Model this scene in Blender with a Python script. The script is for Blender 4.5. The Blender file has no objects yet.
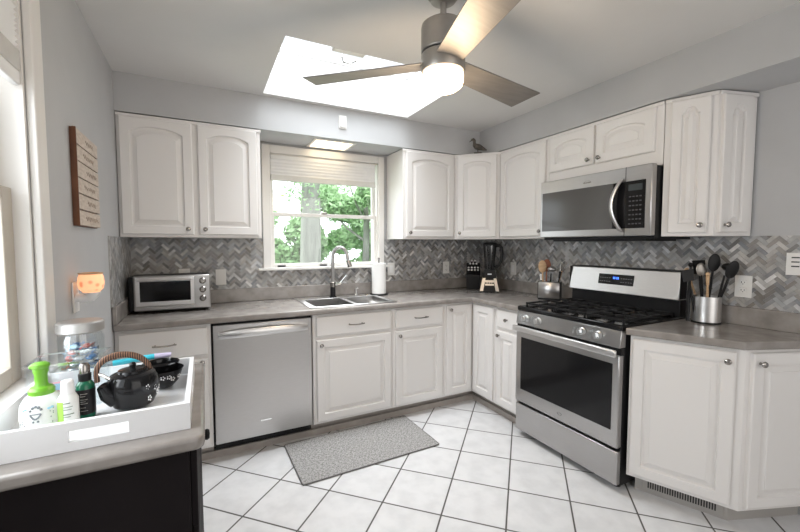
import bpy, bmesh, math, random
from mathutils import Vector, Matrix, noise
R = math.radians
PI = math.pi
random.seed(7)
S = bpy.context.scene
COL = S.collection
W = 3.081          # inner face of the right wall
CEIL = 2.383
UB, UT = 1.40, 2.15   # wall cabinets, bottom and top
KF = .61
# ------------------------------------------------------------------ camera
cam_d = bpy.data.cameras.new('camera')
cam = bpy.data.objects.new('camera', cam_d)
COL.objects.link(cam)
cam_d.sensor_width = 36
cam_d.lens = 382.58 / 800 * 36
cam_d.clip_start = .02
cam.location = (.4582, -3.1918, 1.3569)
cam.rotation_euler = (PI / 2 - .0572, 0, -.4726)
S.camera = cam
# ------------------------------------------------------------------ world, lights, exposure
S.view_settings.view_transform = 'Standard'
S.view_settings.look = 'None'
S.view_settings.gamma = 1
S.view_settings.use_curve_mapping = False
S.view_settings.exposure = 0.27
S.cycles.use_denoising = True
S.cycles.denoising_input_passes = 'RGB_ALBEDO_NORMAL'
S.cycles.denoising_prefilter = 'ACCURATE'
S.cycles.max_bounces = 8
S.cycles.diffuse_bounces = 5
S.cycles.transparent_max_bounces = 12
S.cycles.sample_clamp_indirect = 6
w = bpy.data.worlds.new('sky')
S.world = w
w.use_nodes = True
bg = w.node_tree.nodes['Background']
bg.inputs[0].default_value = (.90, .96, 1, 1)
bg.inputs[1].default_value = 2.5


def area(name, loc, rot, sx, sy, power, col):
    l = bpy.data.lights.new(name, 'AREA')
    l.shape = 'RECTANGLE'
    l.size, l.size_y, l.energy, l.color = sx, sy, power, col
    o = bpy.data.objects.new(name, l)
    o.location, o.rotation_euler = loc, rot
    COL.objects.link(o)
    return o


sky_l = area('skylight_daylight', (1.39, -.80, 2.80), (0, 0, 0), 1.05, .76, 15, (.93, .97, 1))
sky_l.data.spread = R(95)
area('left_window_daylight', (-.75, -2.15, 1.85), (0, R(-72), 0), 1.5, 1.2, 40, (.93, .97, 1))
area('back_window_daylight', (1.41, 1.3, 3.1), (R(-42), 0, 0), 1.5, 1.0, 60, (.95, .98, 1))
area('rear_fill', (1.7, -5.35, 1.45), (R(90), 0, 0), 2.6, 1.9, 26, (1, .965, .925))  # soft fill lamp added behind the camera, no window modelled there


# ------------------------------------------------------------------ materials
def mat(name, col, rough=.5, metal=0.0, spec=.5, **k):
    m = bpy.data.materials.new(name)
    m.use_nodes = True
    b = m.node_tree.nodes['Principled BSDF']
    b.inputs['Base Color'].default_value = (*col, 1)
    b.inputs['Roughness'].default_value = rough
    b.inputs['Metallic'].default_value = metal
    b.inputs['Specular IOR Level'].default_value = spec
    for a, v in k.items():
        b.inputs[a.replace('_', ' ')].default_value = v
    return m


def nodes(m):
    return m.node_tree.nodes, m.node_tree.links, m.node_tree.nodes['Principled BSDF']


def noisy(name, c1, c2, scale=8, rough=.5, metal=0.0, bump=0.0, stretch=(1, 1, 1), detail=4, lo=.35, hi=.65, spec=.5, bscale=None):
    m = mat(name, c1, rough, metal, spec)
    n, l, b = nodes(m)
    tc = n.new('ShaderNodeTexCoord')
    mp = n.new('ShaderNodeMapping')
    mp.inputs['Scale'].default_value = stretch
    nz = n.new('ShaderNodeTexNoise')
    nz.inputs['Scale'].default_value = scale
    nz.inputs['Detail'].default_value = detail
    cr = n.new('ShaderNodeValToRGB')
    cr.color_ramp.elements[0].position = lo
    cr.color_ramp.elements[0].color = (*c1, 1)
    cr.color_ramp.elements[1].position = hi
    cr.color_ramp.elements[1].color = (*c2, 1)
    l.new(tc.outputs['Object'], mp.inputs[0])
    l.new(mp.outputs[0], nz.inputs[0])
    l.new(nz.outputs[0], cr.inputs[0])
    l.new(cr.outputs[0], b.inputs['Base Color'])
    if bump:
        bp = n.new('ShaderNodeBump')
        bp.inputs['Strength'].default_value = bump
        bp.inputs['Distance'].default_value = .002
        src = nz
        if bscale:
            src = n.new('ShaderNodeTexNoise')
            src.inputs['Scale'].default_value = bscale
            l.new(mp.outputs[0], src.inputs[0])
        l.new(src.outputs[0], bp.inputs['Height'])
        l.new(bp.outputs[0], b.inputs['Normal'])
    return m


def emit(name, col, strength):
    m = mat(name, col, .4)
    b = m.node_tree.nodes['Principled BSDF']
    b.inputs['Emission Color'].default_value = (*col, 1)
    b.inputs['Emission Strength'].default_value = strength
    return m


def thin_glass(name, tint=(1, 1, 1), refl=.08, rough=.02):
    m = bpy.data.materials.new(name)
    m.use_nodes = True
    n, l = m.node_tree.nodes, m.node_tree.links
    n.clear()
    o = n.new('ShaderNodeOutputMaterial')
    mx = n.new('ShaderNodeMixShader')
    tr = n.new('ShaderNodeBsdfTransparent')
    gl = n.new('ShaderNodeBsdfGlossy')
    tr.inputs[0].default_value = (*tint, 1)
    gl.inputs[0].default_value = (1, 1, 1, 1)
    gl.inputs['Roughness'].default_value = rough
    mx.inputs[0].default_value = refl
    l.new(tr.outputs[0], mx.inputs[1])
    l.new(gl.outputs[0], mx.inputs[2])
    l.new(mx.outputs[0], o.inputs[0])
    return m


M = {}
M['wall'] = noisy('wall_paint', (.47, .475, .485), (.50, .505, .515), 3, .85, bump=.12, bscale=180)
M['ceil'] = noisy('ceiling_paint', (.66, .65, .64), (.69, .68, .67), 2, .9, bump=.12, bscale=150)
M['cab'] = mat('cabinet_paint', (.775, .755, .74), .36)
M['trim'] = mat('trim_paint', (.79, .77, .745), .35)
M['white'] = mat('white_plastic', (.85, .85, .85), .35)
M['plate'] = mat('outlet_plastic', (.78, .77, .75), .4)
M['slot'] = mat('dark_slot', (.03, .03, .03), .6)
M['steel'] = noisy('brushed_steel', (.47, .46, .455), (.49, .48, .475), 30, .30, 1.0, bump=.015, stretch=(1, 1, 14))
M['steel_light'] = noisy('light_steel', (.70, .69, .685), (.74, .73, .725), 30, .34, 1.0, stretch=(1, 1, 14))
M['chrome'] = mat('chrome', (.80, .80, .80), .10, 1)
M['nickel'] = mat('nickel', (.36, .34, .32), .22, 1)
M['fan'] = noisy('fan_nickel', (.36, .34, .315), (.40, .375, .345), 20, .42, .85)
M['blade'] = noisy('fan_blade', (.23, .215, .205), (.26, .245, .23), 8, .45, .4, stretch=(1, 10, 1))
M['black'] = mat('gloss_black', (.008, .008, .009), .12, 0, .32)
M['vinyl'] = mat('aged_vinyl', (.50, .46, .40), .5)
M['satin'] = mat('satin_black', (.012, .012, .013), .42, 0, .25)
M['iron'] = noisy('cast_iron', (.012, .012, .013), (.02, .02, .021), 60, .55, bump=.3, spec=.25)
M['dark'] = noisy('black_cabinet_paint', (.010, .008, .009), (.014, .011, .012), 5, .6, spec=.12)
M['counter'] = noisy('taupe_laminate', (.235, .213, .197), (.335, .310, .290), 14, .19, bump=.03, detail=8, lo=.3, hi=.7)
M['kick'] = noisy('taupe_vinyl', (.36, .325, .295), (.42, .38, .35), 12, .5)
M['kickgrey'] = mat('grey_kick', (.40, .38, .36), .5)
M['pane'] = thin_glass('window_glass', refl=.035)
M['clear'] = thin_glass('clear_acrylic', (.95, .965, .97), .06, .03)
M['cover'] = thin_glass('clear_knob_cover', (.90, .90, .90), .38, .15)
M['frost'] = mat('wood_red', (.30, .09, .03), .6)
M['wood'] = noisy('light_wood', (.52, .33, .18), (.66, .45, .27), 12, .5, stretch=(1, 1, 6))
M['redwood'] = noisy('red_wood', (.25, .08, .04), (.35, .13, .07), 12, .5)
M['signwood'] = noisy('whitewashed_wood', (.50, .42, .36), (.62, .54, .47), 9, .7, stretch=(1, 3, 12), bump=.2)
M['signedge'] = noisy('stained_wood', (.12, .045, .02), (.18, .07, .03), 9, .6)
M['ink'] = mat('faded_ink', (.40, .33, .28), .8)
M['bulb'] = emit('frosted_lamp_glass', (1, .76, .50), 5)
M['panel'] = emit('light_panel', (1, .84, .58), 3.0)
M['green'] = mat('lime_plastic', (.15, .40, .03), .3)
M['bottle'] = mat('white_bottle', (.82, .84, .82), .3)
M['glass_green'] = mat('green_bottle', (.01, .13, .07), .15)
M['teal'] = mat('teal_plastic', (.05, .48, .60), .35)
M['lilac'] = mat('lilac_plastic', (.55, .50, .68), .4)
M['paper'] = mat('paper', (.90, .90, .89), .8)
M['blue'] = mat('blue_wrapper', (.05, .22, .55), .3)
M['sky'] = mat('pale_blue_wrapper', (.35, .62, .80), .3)
M['red'] = mat('red_wrapper', (.65, .12, .10), .3)
M['pink'] = mat('pink_wrapper', (.80, .35, .42), .4)
M['foil'] = mat('silver_wrapper', (.80, .82, .84), .25, .6)
M['label'] = mat('grey_label', (.22, .25, .27), .6)
M['lgreen'] = mat('green_label', (.35, .62, .10), .4)
M['grout'] = mat('tile_grout', (.36, .35, .34), .8)
M['bark'] = noisy('tree_bark', (.22, .21, .20), (.34, .33, .31), 9, .9, stretch=(1, 1, .2), bump=.5)
M['leaf'] = noisy('leaf_green', (.26, .44, .20), (.44, .64, .34), 3, .6)
M['grass'] = noisy('lawn', (.10, .25, .05), (.22, .40, .12), 2, .9)
M['feather'] = noisy('painted_brown', (.03, .025, .02), (.12, .10, .08), 40, .6)
M['strap'] = None


def wicker():
    m = mat('wrapped_cane', (.12, .05, .03), .6)
    n, l, b = nodes(m)
    tc = n.new('ShaderNodeTexCoord')
    wv = n.new('ShaderNodeTexWave')
    wv.bands_direction = 'X'
    wv.inputs['Scale'].default_value = 55
    cr = n.new('ShaderNodeValToRGB')
    cr.color_ramp.elements[0].color = (.03, .012, .01, 1)
    cr.color_ramp.elements[1].color = (.34, .19, .12, 1)
    cr.color_ramp.elements[0].position = .35
    cr.color_ramp.elements[1].position = .75
    l.new(tc.outputs['Object'], wv.inputs[0])
    l.new(wv.outputs[0], cr.inputs[0])
    l.new(cr.outputs[0], b.inputs['Base Color'])
    return m


M['strap'] = wicker()


def floor_mat():
    m = mat('floor_tile', (.8, .8, .8), .28)
    n, l, b = nodes(m)

    def mth(op, a, c=None, d=None):
        x = n.new('ShaderNodeMath')
        x.operation = op
        for i, v in enumerate((a, c, d)):
            if v is None:
                continue
            if isinstance(v, (int, float)):
                x.inputs[i].default_value = v
            else:
                l.new(v, x.inputs[i])
        return x.outputs[0]
    g = n.new('ShaderNodeNewGeometry')
    sp = n.new('ShaderNodeSeparateXYZ')
    l.new(g.outputs['Position'], sp.inputs[0])
    s = .3135
    uu = mth('DIVIDE', mth('SUBTRACT', mth('MULTIPLY', mth('ADD', sp.outputs[0], sp.outputs[1]), .70711), .198), s)
    vv = mth('DIVIDE', mth('SUBTRACT', mth('MULTIPLY', mth('SUBTRACT', sp.outputs[0], sp.outputs[1]), .70711), 2.21), s)
    gw = .0065 / s / 2

    def edge(q):
        return mth('SUBTRACT', .5, mth('ABSOLUTE', mth('SUBTRACT', mth('FRACT', q), .5)))
    d = mth('MINIMUM', edge(uu), edge(vv))
    mask = n.new('ShaderNodeMapRange')
    mask.inputs['From Min'].default_value = gw
    mask.inputs['From Max'].default_value = gw * 1.7
    l.new(d, mask.inputs['Value'])
    cb = n.new('ShaderNodeCombineXYZ')
    l.new(mth('FLOOR', uu), cb.inputs[0])
    l.new(mth('FLOOR', vv), cb.inputs[1])
    wn = n.new('ShaderNodeTexWhiteNoise')
    wn.noise_dimensions = '3D'
    l.new(cb.outputs[0], wn.inputs[0])
    nz = n.new('ShaderNodeTexNoise')
    nz.inputs['Scale'].default_value = 11
    nz.inputs['Detail'].default_value = 8
    ad = n.new('ShaderNodeVectorMath')
    ad.operation = 'ADD'
    sc = n.new('ShaderNodeVectorMath')
    sc.operation = 'SCALE'
    sc.inputs['Scale'].default_value = 9
    l.new(wn.outputs['Color'], sc.inputs[0])
    l.new(g.outputs['Position'], ad.inputs[0])
    l.new(sc.outputs[0], ad.inputs[1])
    l.new(ad.outputs[0], nz.inputs[0])
    cr = n.new('ShaderNodeValToRGB')
    cr.color_ramp.elements[0].position = .35
    cr.color_ramp.elements[0].color = (.68, .68, .69, 1)
    cr.color_ramp.elements[1].position = .6
    cr.color_ramp.elements[1].color = (.755, .755, .765, 1)
    l.new(nz.outputs[0], cr.inputs[0])
    mx = n.new('ShaderNodeMixRGB')
    mx.inputs[1].default_value = (.10, .095, .09, 1)
    l.new(mask.outputs[0], mx.inputs[0])
    l.new(cr.outputs[0], mx.inputs[2])
    l.new(mx.outputs[0], b.inputs['Base Color'])
    rr = mth('SUBTRACT', .8, mth('MULTIPLY', mask.outputs[0], .55))
    l.new(rr, b.inputs['Roughness'])
    bp = n.new('ShaderNodeBump')
    bp.inputs['Strength'].default_value = .5
    bp.inputs['Distance'].default_value = .002
    l.new(mask.outputs[0], bp.inputs['Height'])
    l.new(bp.outputs[0], b.inputs['Normal'])
    return m


M['floor'] = floor_mat()


def tile_mat():
    m = mat('marble_mosaic', (.5, .5, .5), .3)
    n, l, b = nodes(m)
    at = n.new('ShaderNodeAttribute')
    at.attribute_name = 'tone'
    nz = n.new('ShaderNodeTexNoise')
    nz.inputs['Scale'].default_value = 30
    nz.inputs['Detail'].default_value = 6
    tc = n.new('ShaderNodeTexCoord')
    l.new(tc.outputs['Object'], nz.inputs[0])
    mr = n.new('ShaderNodeMapRange')
    mr.inputs['From Min'].default_value = .3
    mr.inputs['From Max'].default_value = .7
    mr.inputs['To Min'].default_value = .82
    mr.inputs['To Max'].default_value = 1.12
    l.new(nz.outputs[0], mr.inputs[0])
    vm = n.new('ShaderNodeVectorMath')
    vm.operation = 'SCALE'
    l.new(at.outputs['Color'], vm.inputs[0])
    l.new(mr.outputs[0], vm.inputs['Scale'])
    l.new(vm.outputs[0], b.inputs['Base Color'])
    return m


M['tile'] = tile_mat()


def rug_mat():
    m = mat('woven_rug', (.4, .4, .4), .95)
    n, l, b = nodes(m)
    tc = n.new('ShaderNodeTexCoord')
    outs = []
    for st in ((240, 60, 1), (60, 240, 1)):
        mp = n.new('ShaderNodeMapping')
        mp.inputs['Scale'].default_value = st
        nz = n.new('ShaderNodeTexNoise')
        nz.inputs['Scale'].default_value = 1
        nz.inputs['Detail'].default_value = 1
        l.new(tc.outputs['Object'], mp.inputs[0])
        l.new(mp.outputs[0], nz.inputs[0])
        outs.append(nz.outputs[0])
    ad = n.new('ShaderNodeMath')
    ad.operation = 'ADD'
    l.new(outs[0], ad.inputs[0])
    l.new(outs[1], ad.inputs[1])
    cr = n.new('ShaderNodeValToRGB')
    cr.color_ramp.elements[0].position = .38
    cr.color_ramp.elements[0].color = (.17, .165, .16, 1)
    cr.color_ramp.elements[1].position = .60
    cr.color_ramp.elements[1].color = (.47, .46, .45, 1)
    hf = n.new('ShaderNodeMath')
    hf.operation = 'MULTIPLY'
    hf.inputs[1].default_value = .5
    l.new(ad.outputs[0], hf.inputs[0])
    l.new(hf.outputs[0], cr.inputs[0])
    l.new(cr.outputs[0], b.inputs['Base Color'])
    bp = n.new('ShaderNodeBump')
    bp.inputs['Strength'].default_value = .8
    bp.inputs['Distance'].default_value = .003
    l.new(hf.outputs[0], bp.inputs['Height'])
    l.new(bp.outputs[0], b.inputs['Normal'])
    return m


M['rug'] = rug_mat()


def warm_mat():
    m = emit('lit_ceramic', (.9, .5, .3), .62)
    n, l, b = nodes(m)
    tc = n.new('ShaderNodeTexCoord')
    vo = n.new('ShaderNodeTexVoronoi')
    vo.inputs['Scale'].default_value = 38
    cr = n.new('ShaderNodeValToRGB')
    cr.color_ramp.elements[0].position = .18
    cr.color_ramp.elements[0].color = (.70, .13, .03, 1)
    cr.color_ramp.elements[1].position = .38
    cr.color_ramp.elements[1].color = (1, .55, .28, 1)
    l.new(tc.outputs['Object'], vo.inputs[0])
    l.new(vo.outputs['Distance'], cr.inputs[0])
    l.new(cr.outputs[0], b.inputs['Emission Color'])
    return m


M['warmer'] = warm_mat()


# ------------------------------------------------------------------ mesh builder
class MB:
    def __init__(s):
        s.v, s.f, s.m = [], [], Matrix.Identity(4)

    def add(s, vs, fs):
        o = len(s.v)
        s.v += [s.m @ Vector(p) for p in vs]
        s.f += [[i + o for i in f] for f in fs]
        return s

    def box(s, x0, x1, y0, y1, z0, z1):
        return s.add([(x, y, z) for z in (z0, z1) for y in (y0, y1) for x in (x0, x1)],
                     [(0, 2, 3, 1), (4, 5, 7, 6), (0, 1, 5, 4), (2, 6, 7, 3), (0, 4, 6, 2), (1, 3, 7, 5)])

    def prism(s, poly, z0, z1, top=None):
        n = len(poly)
        top = top or poly
        return s.add([(x, y, z0) for x, y in poly] + [(x, y, z1) for x, y in top],
                     [list(range(n))[::-1], list(range(n, 2 * n))] +
                     [(i, (i + 1) % n, n + (i + 1) % n, n + i) for i in range(n)])

    def lathe(s, prof, n=24, c=(0, 0, 0), axis='z', caps=True):
        vs, fs = [], []
        for r, h in prof:
            for i in range(n):
                a = 2 * PI * i / n
                p = {'z': (r * math.cos(a), r * math.sin(a), h), 'y': (r * math.cos(a), h, r * math.sin(a)),
                     'x': (h, r * math.cos(a), r * math.sin(a))}[axis]
                vs.append((p[0] + c[0], p[1] + c[1], p[2] + c[2]))
        for j in range(len(prof) - 1):
            for i in range(n):
                k = (i + 1) % n
                fs.append((j * n + i, j * n + k, (j + 1) * n + k, (j + 1) * n + i))
        if caps:
            fs.append(list(range(n))[::-1])
            fs.append([(len(prof) - 1) * n + i for i in range(n)])
        return s.add(vs, fs)

    def tube(s, pts, r, n=10, sx=1.0, caps=True):
        pts = [Vector(p) for p in pts]
        rs = r if isinstance(r, (list, tuple)) else [r] * len(pts)
        vs, fs = [], []
        t0 = (pts[1] - pts[0]).normalized()
        up = Vector((0, 0, 1)) if abs(t0.z) < .9 else Vector((1, 0, 0))
        nr = t0.cross(up).normalized()
        for i, p in enumerate(pts):
            t = (pts[min(i + 1, len(pts) - 1)] - pts[max(i - 1, 0)]).normalized()
            nr = (nr - t * nr.dot(t)).normalized()
            b = t.cross(nr)
            for k in range(n):
                a = 2 * PI * k / n
                vs.append(p + nr * (rs[i] * math.cos(a)) + b * (rs[i] * sx * math.sin(a)))
        for j in range(len(pts) - 1):
            for i in range(n):
                k = (i + 1) % n
                fs.append((j * n + i, j * n + k, (j + 1) * n + k, (j + 1) * n + i))
        if caps:
            fs += [list(range(n))[::-1], [(len(pts) - 1) * n + i for i in range(n)]]
        return s.add(vs, fs)

    def ball(s, c, r, n=16, k=10):
        rx, ry, rz = r if isinstance(r, (tuple, list)) else (r, r, r)
        vs, fs = [(c[0], c[1], c[2] - rz)], []
        for j in range(1, k):
            b = -PI / 2 + PI * j / k
            for i in range(n):
                a = 2 * PI * i / n
                vs.append((c[0] + rx * math.cos(b) * math.cos(a), c[1] + ry * math.cos(b) * math.sin(a), c[2] + rz * math.sin(b)))
        vs.append((c[0], c[1], c[2] + rz))
        for i in range(n):
            fs.append((0, 1 + (i + 1) % n, 1 + i))
            fs.append((len(vs) - 1, 1 + (k - 2) * n + i, 1 + (k - 2) * n + (i + 1) % n))
            for j in range(k - 2):
                q = (i + 1) % n
                fs.append((1 + j * n + i, 1 + j * n + q, 1 + (j + 1) * n + q, 1 + (j + 1) * n + i))
        return s.add(vs, fs)

    def build(s, name, m, parent=None, bevel=0, loc=None, rz=None, smooth=32, seg=2):
        me = bpy.data.meshes.new(name)
        me.from_pydata([tuple(p) for p in s.v], [], s.f)
        bm = bmesh.new()
        bm.from_mesh(me)
        bmesh.ops.recalc_face_normals(bm, faces=bm.faces)
        bm.to_mesh(me)
        bm.free()
        me.materials.append(M[m] if isinstance(m, str) else m)
        me.polygons.foreach_set('use_smooth', [True] * len(me.polygons))
        me.set_sharp_from_angle(angle=R(smooth))
        o = bpy.data.objects.new(name, me)
        COL.objects.link(o)
        if parent:
            o.parent = parent
        if loc:
            o.location = loc
        if rz is not None:
            o.rotation_euler = (0, 0, rz)
        if bevel:
            b = o.modifiers.new('bevel', 'BEVEL')
            b.width, b.segments, b.limit_method, b.angle_limit = bevel, seg, 'ANGLE', R(40)
        return o


def rot(c, ax, deg):
    return Matrix.Translation(Vector(c)) @ Matrix.Rotation(R(deg), 4, ax)


def tag(o, label, cat, group=None):
    o['label'] = label
    o['category'] = cat
    if group:
        o['group'] = group
    return o


def thing(name, label, cat, loc=(0, 0, 0), rz=0, group=None):
    o = bpy.data.objects.new(name, None)
    o.empty_display_size = .05
    o.location = loc
    o.rotation_euler = (0, 0, rz)
    COL.objects.link(o)
    return tag(o, label, cat, group)


def struct(o):
    o['kind'] = 'structure'
    return o


def cut(o, mb):
    c = mb.build('cutter', 'white')
    md = o.modifiers.new('cut', 'BOOLEAN')
    md.object, md.operation, md.solver = c, 'DIFFERENCE', 'EXACT'
    bpy.context.view_layer.update()
    dg = bpy.context.evaluated_depsgraph_get()
    me = bpy.data.meshes.new_from_object(o.evaluated_get(dg))
    o.modifiers.remove(md)
    old = o.data
    o.data = me
    bpy.data.meshes.remove(old)
    cm = c.data
    bpy.data.objects.remove(c)
    bpy.data.meshes.remove(cm)
    me.set_sharp_from_angle(angle=R(32))
    return o


# ================================================================== room shell
YR = -5.6
T = .14
struct(MB().box(-T, W + T, YR - T, T, -.12, 0).build('floor', 'floor'))
# window openings: back window (x .975-1.86, z 1.19-2.07), left window (y -2.62..-1.665, z .95-2.10)
BX0, BX1, BZ0, BZ1 = .932, 1.866, 1.165, 2.075
LY0, LY1, LZ0, LZ1 = -2.60, -1.665, .955, 2.10
struct(MB().box(-T, BX0, 0, T, 0, 3).box(BX1, W + T, 0, T, 0, 3).box(BX0, BX1, 0, T, 0, BZ0).box(BX0, BX1, 0, T, BZ1, 3).build('wall_back', 'wall'))
struct(MB().box(-T, 0, LY1, 0, 0, 3).box(-T, 0, YR, LY0, 0, 3).box(-T, 0, LY0, LY1, 0, LZ0).box(-T, 0, LY0, LY1, LZ1, 3).build('wall_left', 'wall'))
struct(MB().box(W, W + T, YR, 0, 0, 3).build('wall_right', 'wall'))
struct(MB().box(-T, W + T, YR - T, YR, 0, 3).build('wall_rear', 'wall'))
SX0, SX1, SY0, SY1 = .842, 1.955, -1.20, -.395
struct(MB().box(0, SX0, YR, 0, CEIL, CEIL + .12).box(SX1, W, YR, 0, CEIL, CEIL + .12).box(SX0, SX1, YR, SY0, CEIL, CEIL + .12)
       .box(SX0, SX1, SY1, 0, CEIL, CEIL + .12).build('ceiling', 'ceil'))
SD = .344
struct(MB().prism([(0, 0), (0, -SD), (W - SD, -SD), (W - SD, -4.2), (W, -4.2), (W, 0)], UT + .004, CEIL).build('soffit', 'wall'))
# skylight: shaft, frame, glass
sk = struct(bpy.data.objects.new('window_3', None))
COL.objects.link(sk)
sk.location = (0, 0, CEIL)
MB().box(SX0 - .02, SX0, SY0, SY1, .12, .36).box(SX1, SX1 + .02, SY0, SY1, .12, .36).box(SX0 - .02, SX1 + .02, SY0 - .02, SY0, .12, .36)\
    .box(SX0 - .02, SX1 + .02, SY1, SY1 + .02, .12, .36).build('shaft', 'white', sk)
MB().box(SX0, SX1, SY0, SY0 + .040, .03, .060).box(SX0, SX1, SY1 - .010, SY1, .30, .33).box(SX0, SX0 + .010, SY0 + .01, SY1 - .010, .30, .33)\
    .box(SX1 - .010, SX1, SY0 + .01, SY1 - .010, .30, .33).build('frame', 'white', sk, bevel=.003)
MB().box(SX0 + .01, SX1 - .01, SY0 + .01, SY1 - .01, .31, .316).build('pane', 'pane', sk)
op = MB().box(1.09, 1.27, SY0 + .002, SY0 + .045, .0, .028).build('opener', 'plate', sk, bevel=.006)
MB().tube([(1.15, SY0 + .06, -.002), (1.17, SY0 + .09, -.02), (1.21, SY0 + .09, -.022), (1.24, SY0 + .07, -.006)], .006).build('crank', 'chrome', op)


# ------------------------------------------------------------------ back window
def win_root(name, loc):
    o = bpy.data.objects.new(name, None)
    COL.objects.link(o)
    o.location = loc
    return struct(o)


w1 = win_root('window_1', (0, 0, 0))
c = MB().box(.872, .935, -.022, 0, 1.165, 2.135).box(1.863, 1.918, -.022, 0, 1.165, 2.135).box(.935, 1.863, -.022, 0, 2.073, 2.135)
c.build('casing', 'trim', w1, bevel=.004)
MB().box(.832, 1.945, -.06, 0, 1.148, 1.168).box(BX0, BX1, 0, .06, 1.150, 1.168).build('sill', 'trim', w1, bevel=.004)
MB().box(BX0, BX0 + .012, 0, T, BZ0, BZ1).box(BX1 - .012, BX1, 0, T, BZ0, BZ1).box(BX0, BX1, 0, T, BZ1 - .012, BZ1).box(BX0, BX1, .06, T, BZ0, BZ0 + .012).build('jamb', 'trim', w1)


def sash(nm, x0, x1, z0, z1, y0, y1, parent, st=.022, bot=.030, top=.030):
    o = MB().box(x0, x0 + st, y0, y1, z0, z1).box(x1 - st, x1, y0, y1, z0, z1).box(x0 + st, x1 - st, y0, y1, z0, z0 + bot)\
        .box(x0 + st, x1 - st, y0, y1, z1 - top, z1).build(nm, 'trim', parent, bevel=.003)
    ym = (y0 + y1) / 2
    MB().box(x0 + st, x1 - st, ym - .002, ym + .002, z0 + bot, z1 - top).build('pane', 'pane', o)
    return o


us = sash('upper_sash', BX0 + .012, BX1 - .012, 1.585, BZ1 - .012, .055, .085, w1)
ls = sash('lower_sash', BX0 + .012, BX1 - .012, 1.170, 1.612, .02, .05, w1, bot=.028)
MB().box(1.35, 1.40, .012, .04, 1.612, 1.625).build('sash_lock', 'nickel', ls, bevel=.003)
for x in (.985, 1.33):
    MB().box(x, x + .062, .004, .02, 1.172, 1.184).build('sash_lift', 'satin', ls, bevel=.003)
# blind: stacked pleats under a head rail
bl = thing('window_blind', 'white pleated blind raised halfway above the kitchen sink window', 'blind', (1.386, 0, 1.86))
b0, b1 = -.448, .448
MB().box(b0, b1, -.018, .014, .17, .20).build('head_rail', 'white', bl, bevel=.003)
pl = MB()
nP = 5
prof = []
for i in range(nP + 1):
    z = .045 + (.17 - .045) * i / nP
    prof += [(-.017, z)] + ([(-.0145, z + (.125 / nP) / 2)] if i < nP else [])
vs = [(x, y, z) for x in (b0, b1) for y, z in prof] + [(x, y + .012, z) for x in (b0, b1) for y, z in prof]
k = len(prof)
fs = []
for i in range(k - 1):
    fs += [(i, i + 1, k + i + 1, k + i), (2 * k + i, 3 * k + i, 3 * k + i + 1, 2 * k + i + 1), (i, 2 * k + i, 2 * k + i + 1, i + 1),
           (k + i, k + i + 1, 3 * k + i + 1, 3 * k + i)]
pl.add(vs, fs)
pl.build('pleated_shade', noisy('blind_cloth', (.77, .77, .78), (.80, .80, .80), 20, .8), bl, smooth=20)
MB().box(b0, b1, -.026, .004, 0, .045).build('bottom_rail', noisy('rail_cloth', (.66, .65, .62), (.70, .69, .66), 20, .6), bl, bevel=.004)

# ------------------------------------------------------------------ left window
w2 = win_root('window_2', (0, 0, 0))
MB().box(0, .022, -1.660, -1.578, .955, 2.18).box(0, .022, LY0 - .085, LY0, .955, 2.18).box(0, .022, LY0, -1.665, LZ1 - .01, 2.18).build('casing', 'trim', w2, bevel=.004)
MB().box(-T, 0, LY1 - .012, LY1, LZ0, LZ1).box(-T, 0, LY0, LY0 + .012, LZ0, LZ1).box(-T, 0, LY0 + .012, LY1 - .012, LZ1 - .02, LZ1).build('jamb', 'trim', w2)
MB().box(-.06, .026, LY0 - .10, -1.565, .935, .957).build('sill', 'white', w2, bevel=.004)


def lsash(nm, z0, z1, x0, x1, bot=.04):
    y0, y1, st = LY0 + .014, LY1 - .014, .065
    o = MB().box(x0, x1, y0, y0 + st, z0, z1).box(x0, x1, y1 - st, y1, z0, z1).box(x0, x1, y0 + st, y1 - st, z0, z0 + bot)\
        .box(x0, x1, y0 + st, y1 - st, z1 - .035, z1).build(nm, 'vinyl', w2, bevel=.003)
    xm = (x0 + x1) / 2
    MB().box(xm - .002, xm + .002, y0 + st, y1 - st, z0 + bot, z1 - .035).build('pane', 'pane', o)


lsash('lower_sash', .958, 1.52, -.062, -.036, .05)
lsash('upper_sash', 1.49, 2.075, -.092, -.066)
bl2 = thing('window_blind', 'white pleated blind pulled up in the large left window', 'blind', (0, -2.13, 1.815))
pl = MB()
nP = 8
prof = []
for i in range(nP + 1):
    z = .10 + .12 * i / nP
    prof += [(-.004, z)] + ([(-.012, z + .0075)] if i < nP else [])
k = len(prof)
y0, y1 = -.44, .452
vs = [(x, y, z) for y in (y0, y1) for x, z in prof] + [(x - .014, y, z) for y in (y0, y1) for x, z in prof]
fs = []
for i in range(k - 1):
    fs += [(i, i + 1, k + i + 1, k + i), (2 * k + i, 3 * k + i, 3 * k + i + 1, 2 * k + i + 1), (i, 2 * k + i, 2 * k + i + 1, i + 1),
           (k + i, k + i + 1, 3 * k + i + 1, 3 * k + i)]
pl.add(vs, fs)
pl.build('pleated_shade', M['white'], bl2, smooth=20)
MB().box(-.028, 0, y0, y1, .22, .262).build('head_rail', 'plate', bl2, bevel=.004)
MB().box(-.026, -.002, y0, y1, .04, .10).build('lower_rail', noisy('rail_cloth_grey', (.55, .54, .52), (.6, .59, .57), 20, .6), bl2, bevel=.004)
MB().box(-.024, -.004, y0, y1, 0, .04).build('bottom_rail', 'white', bl2, bevel=.004)


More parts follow.
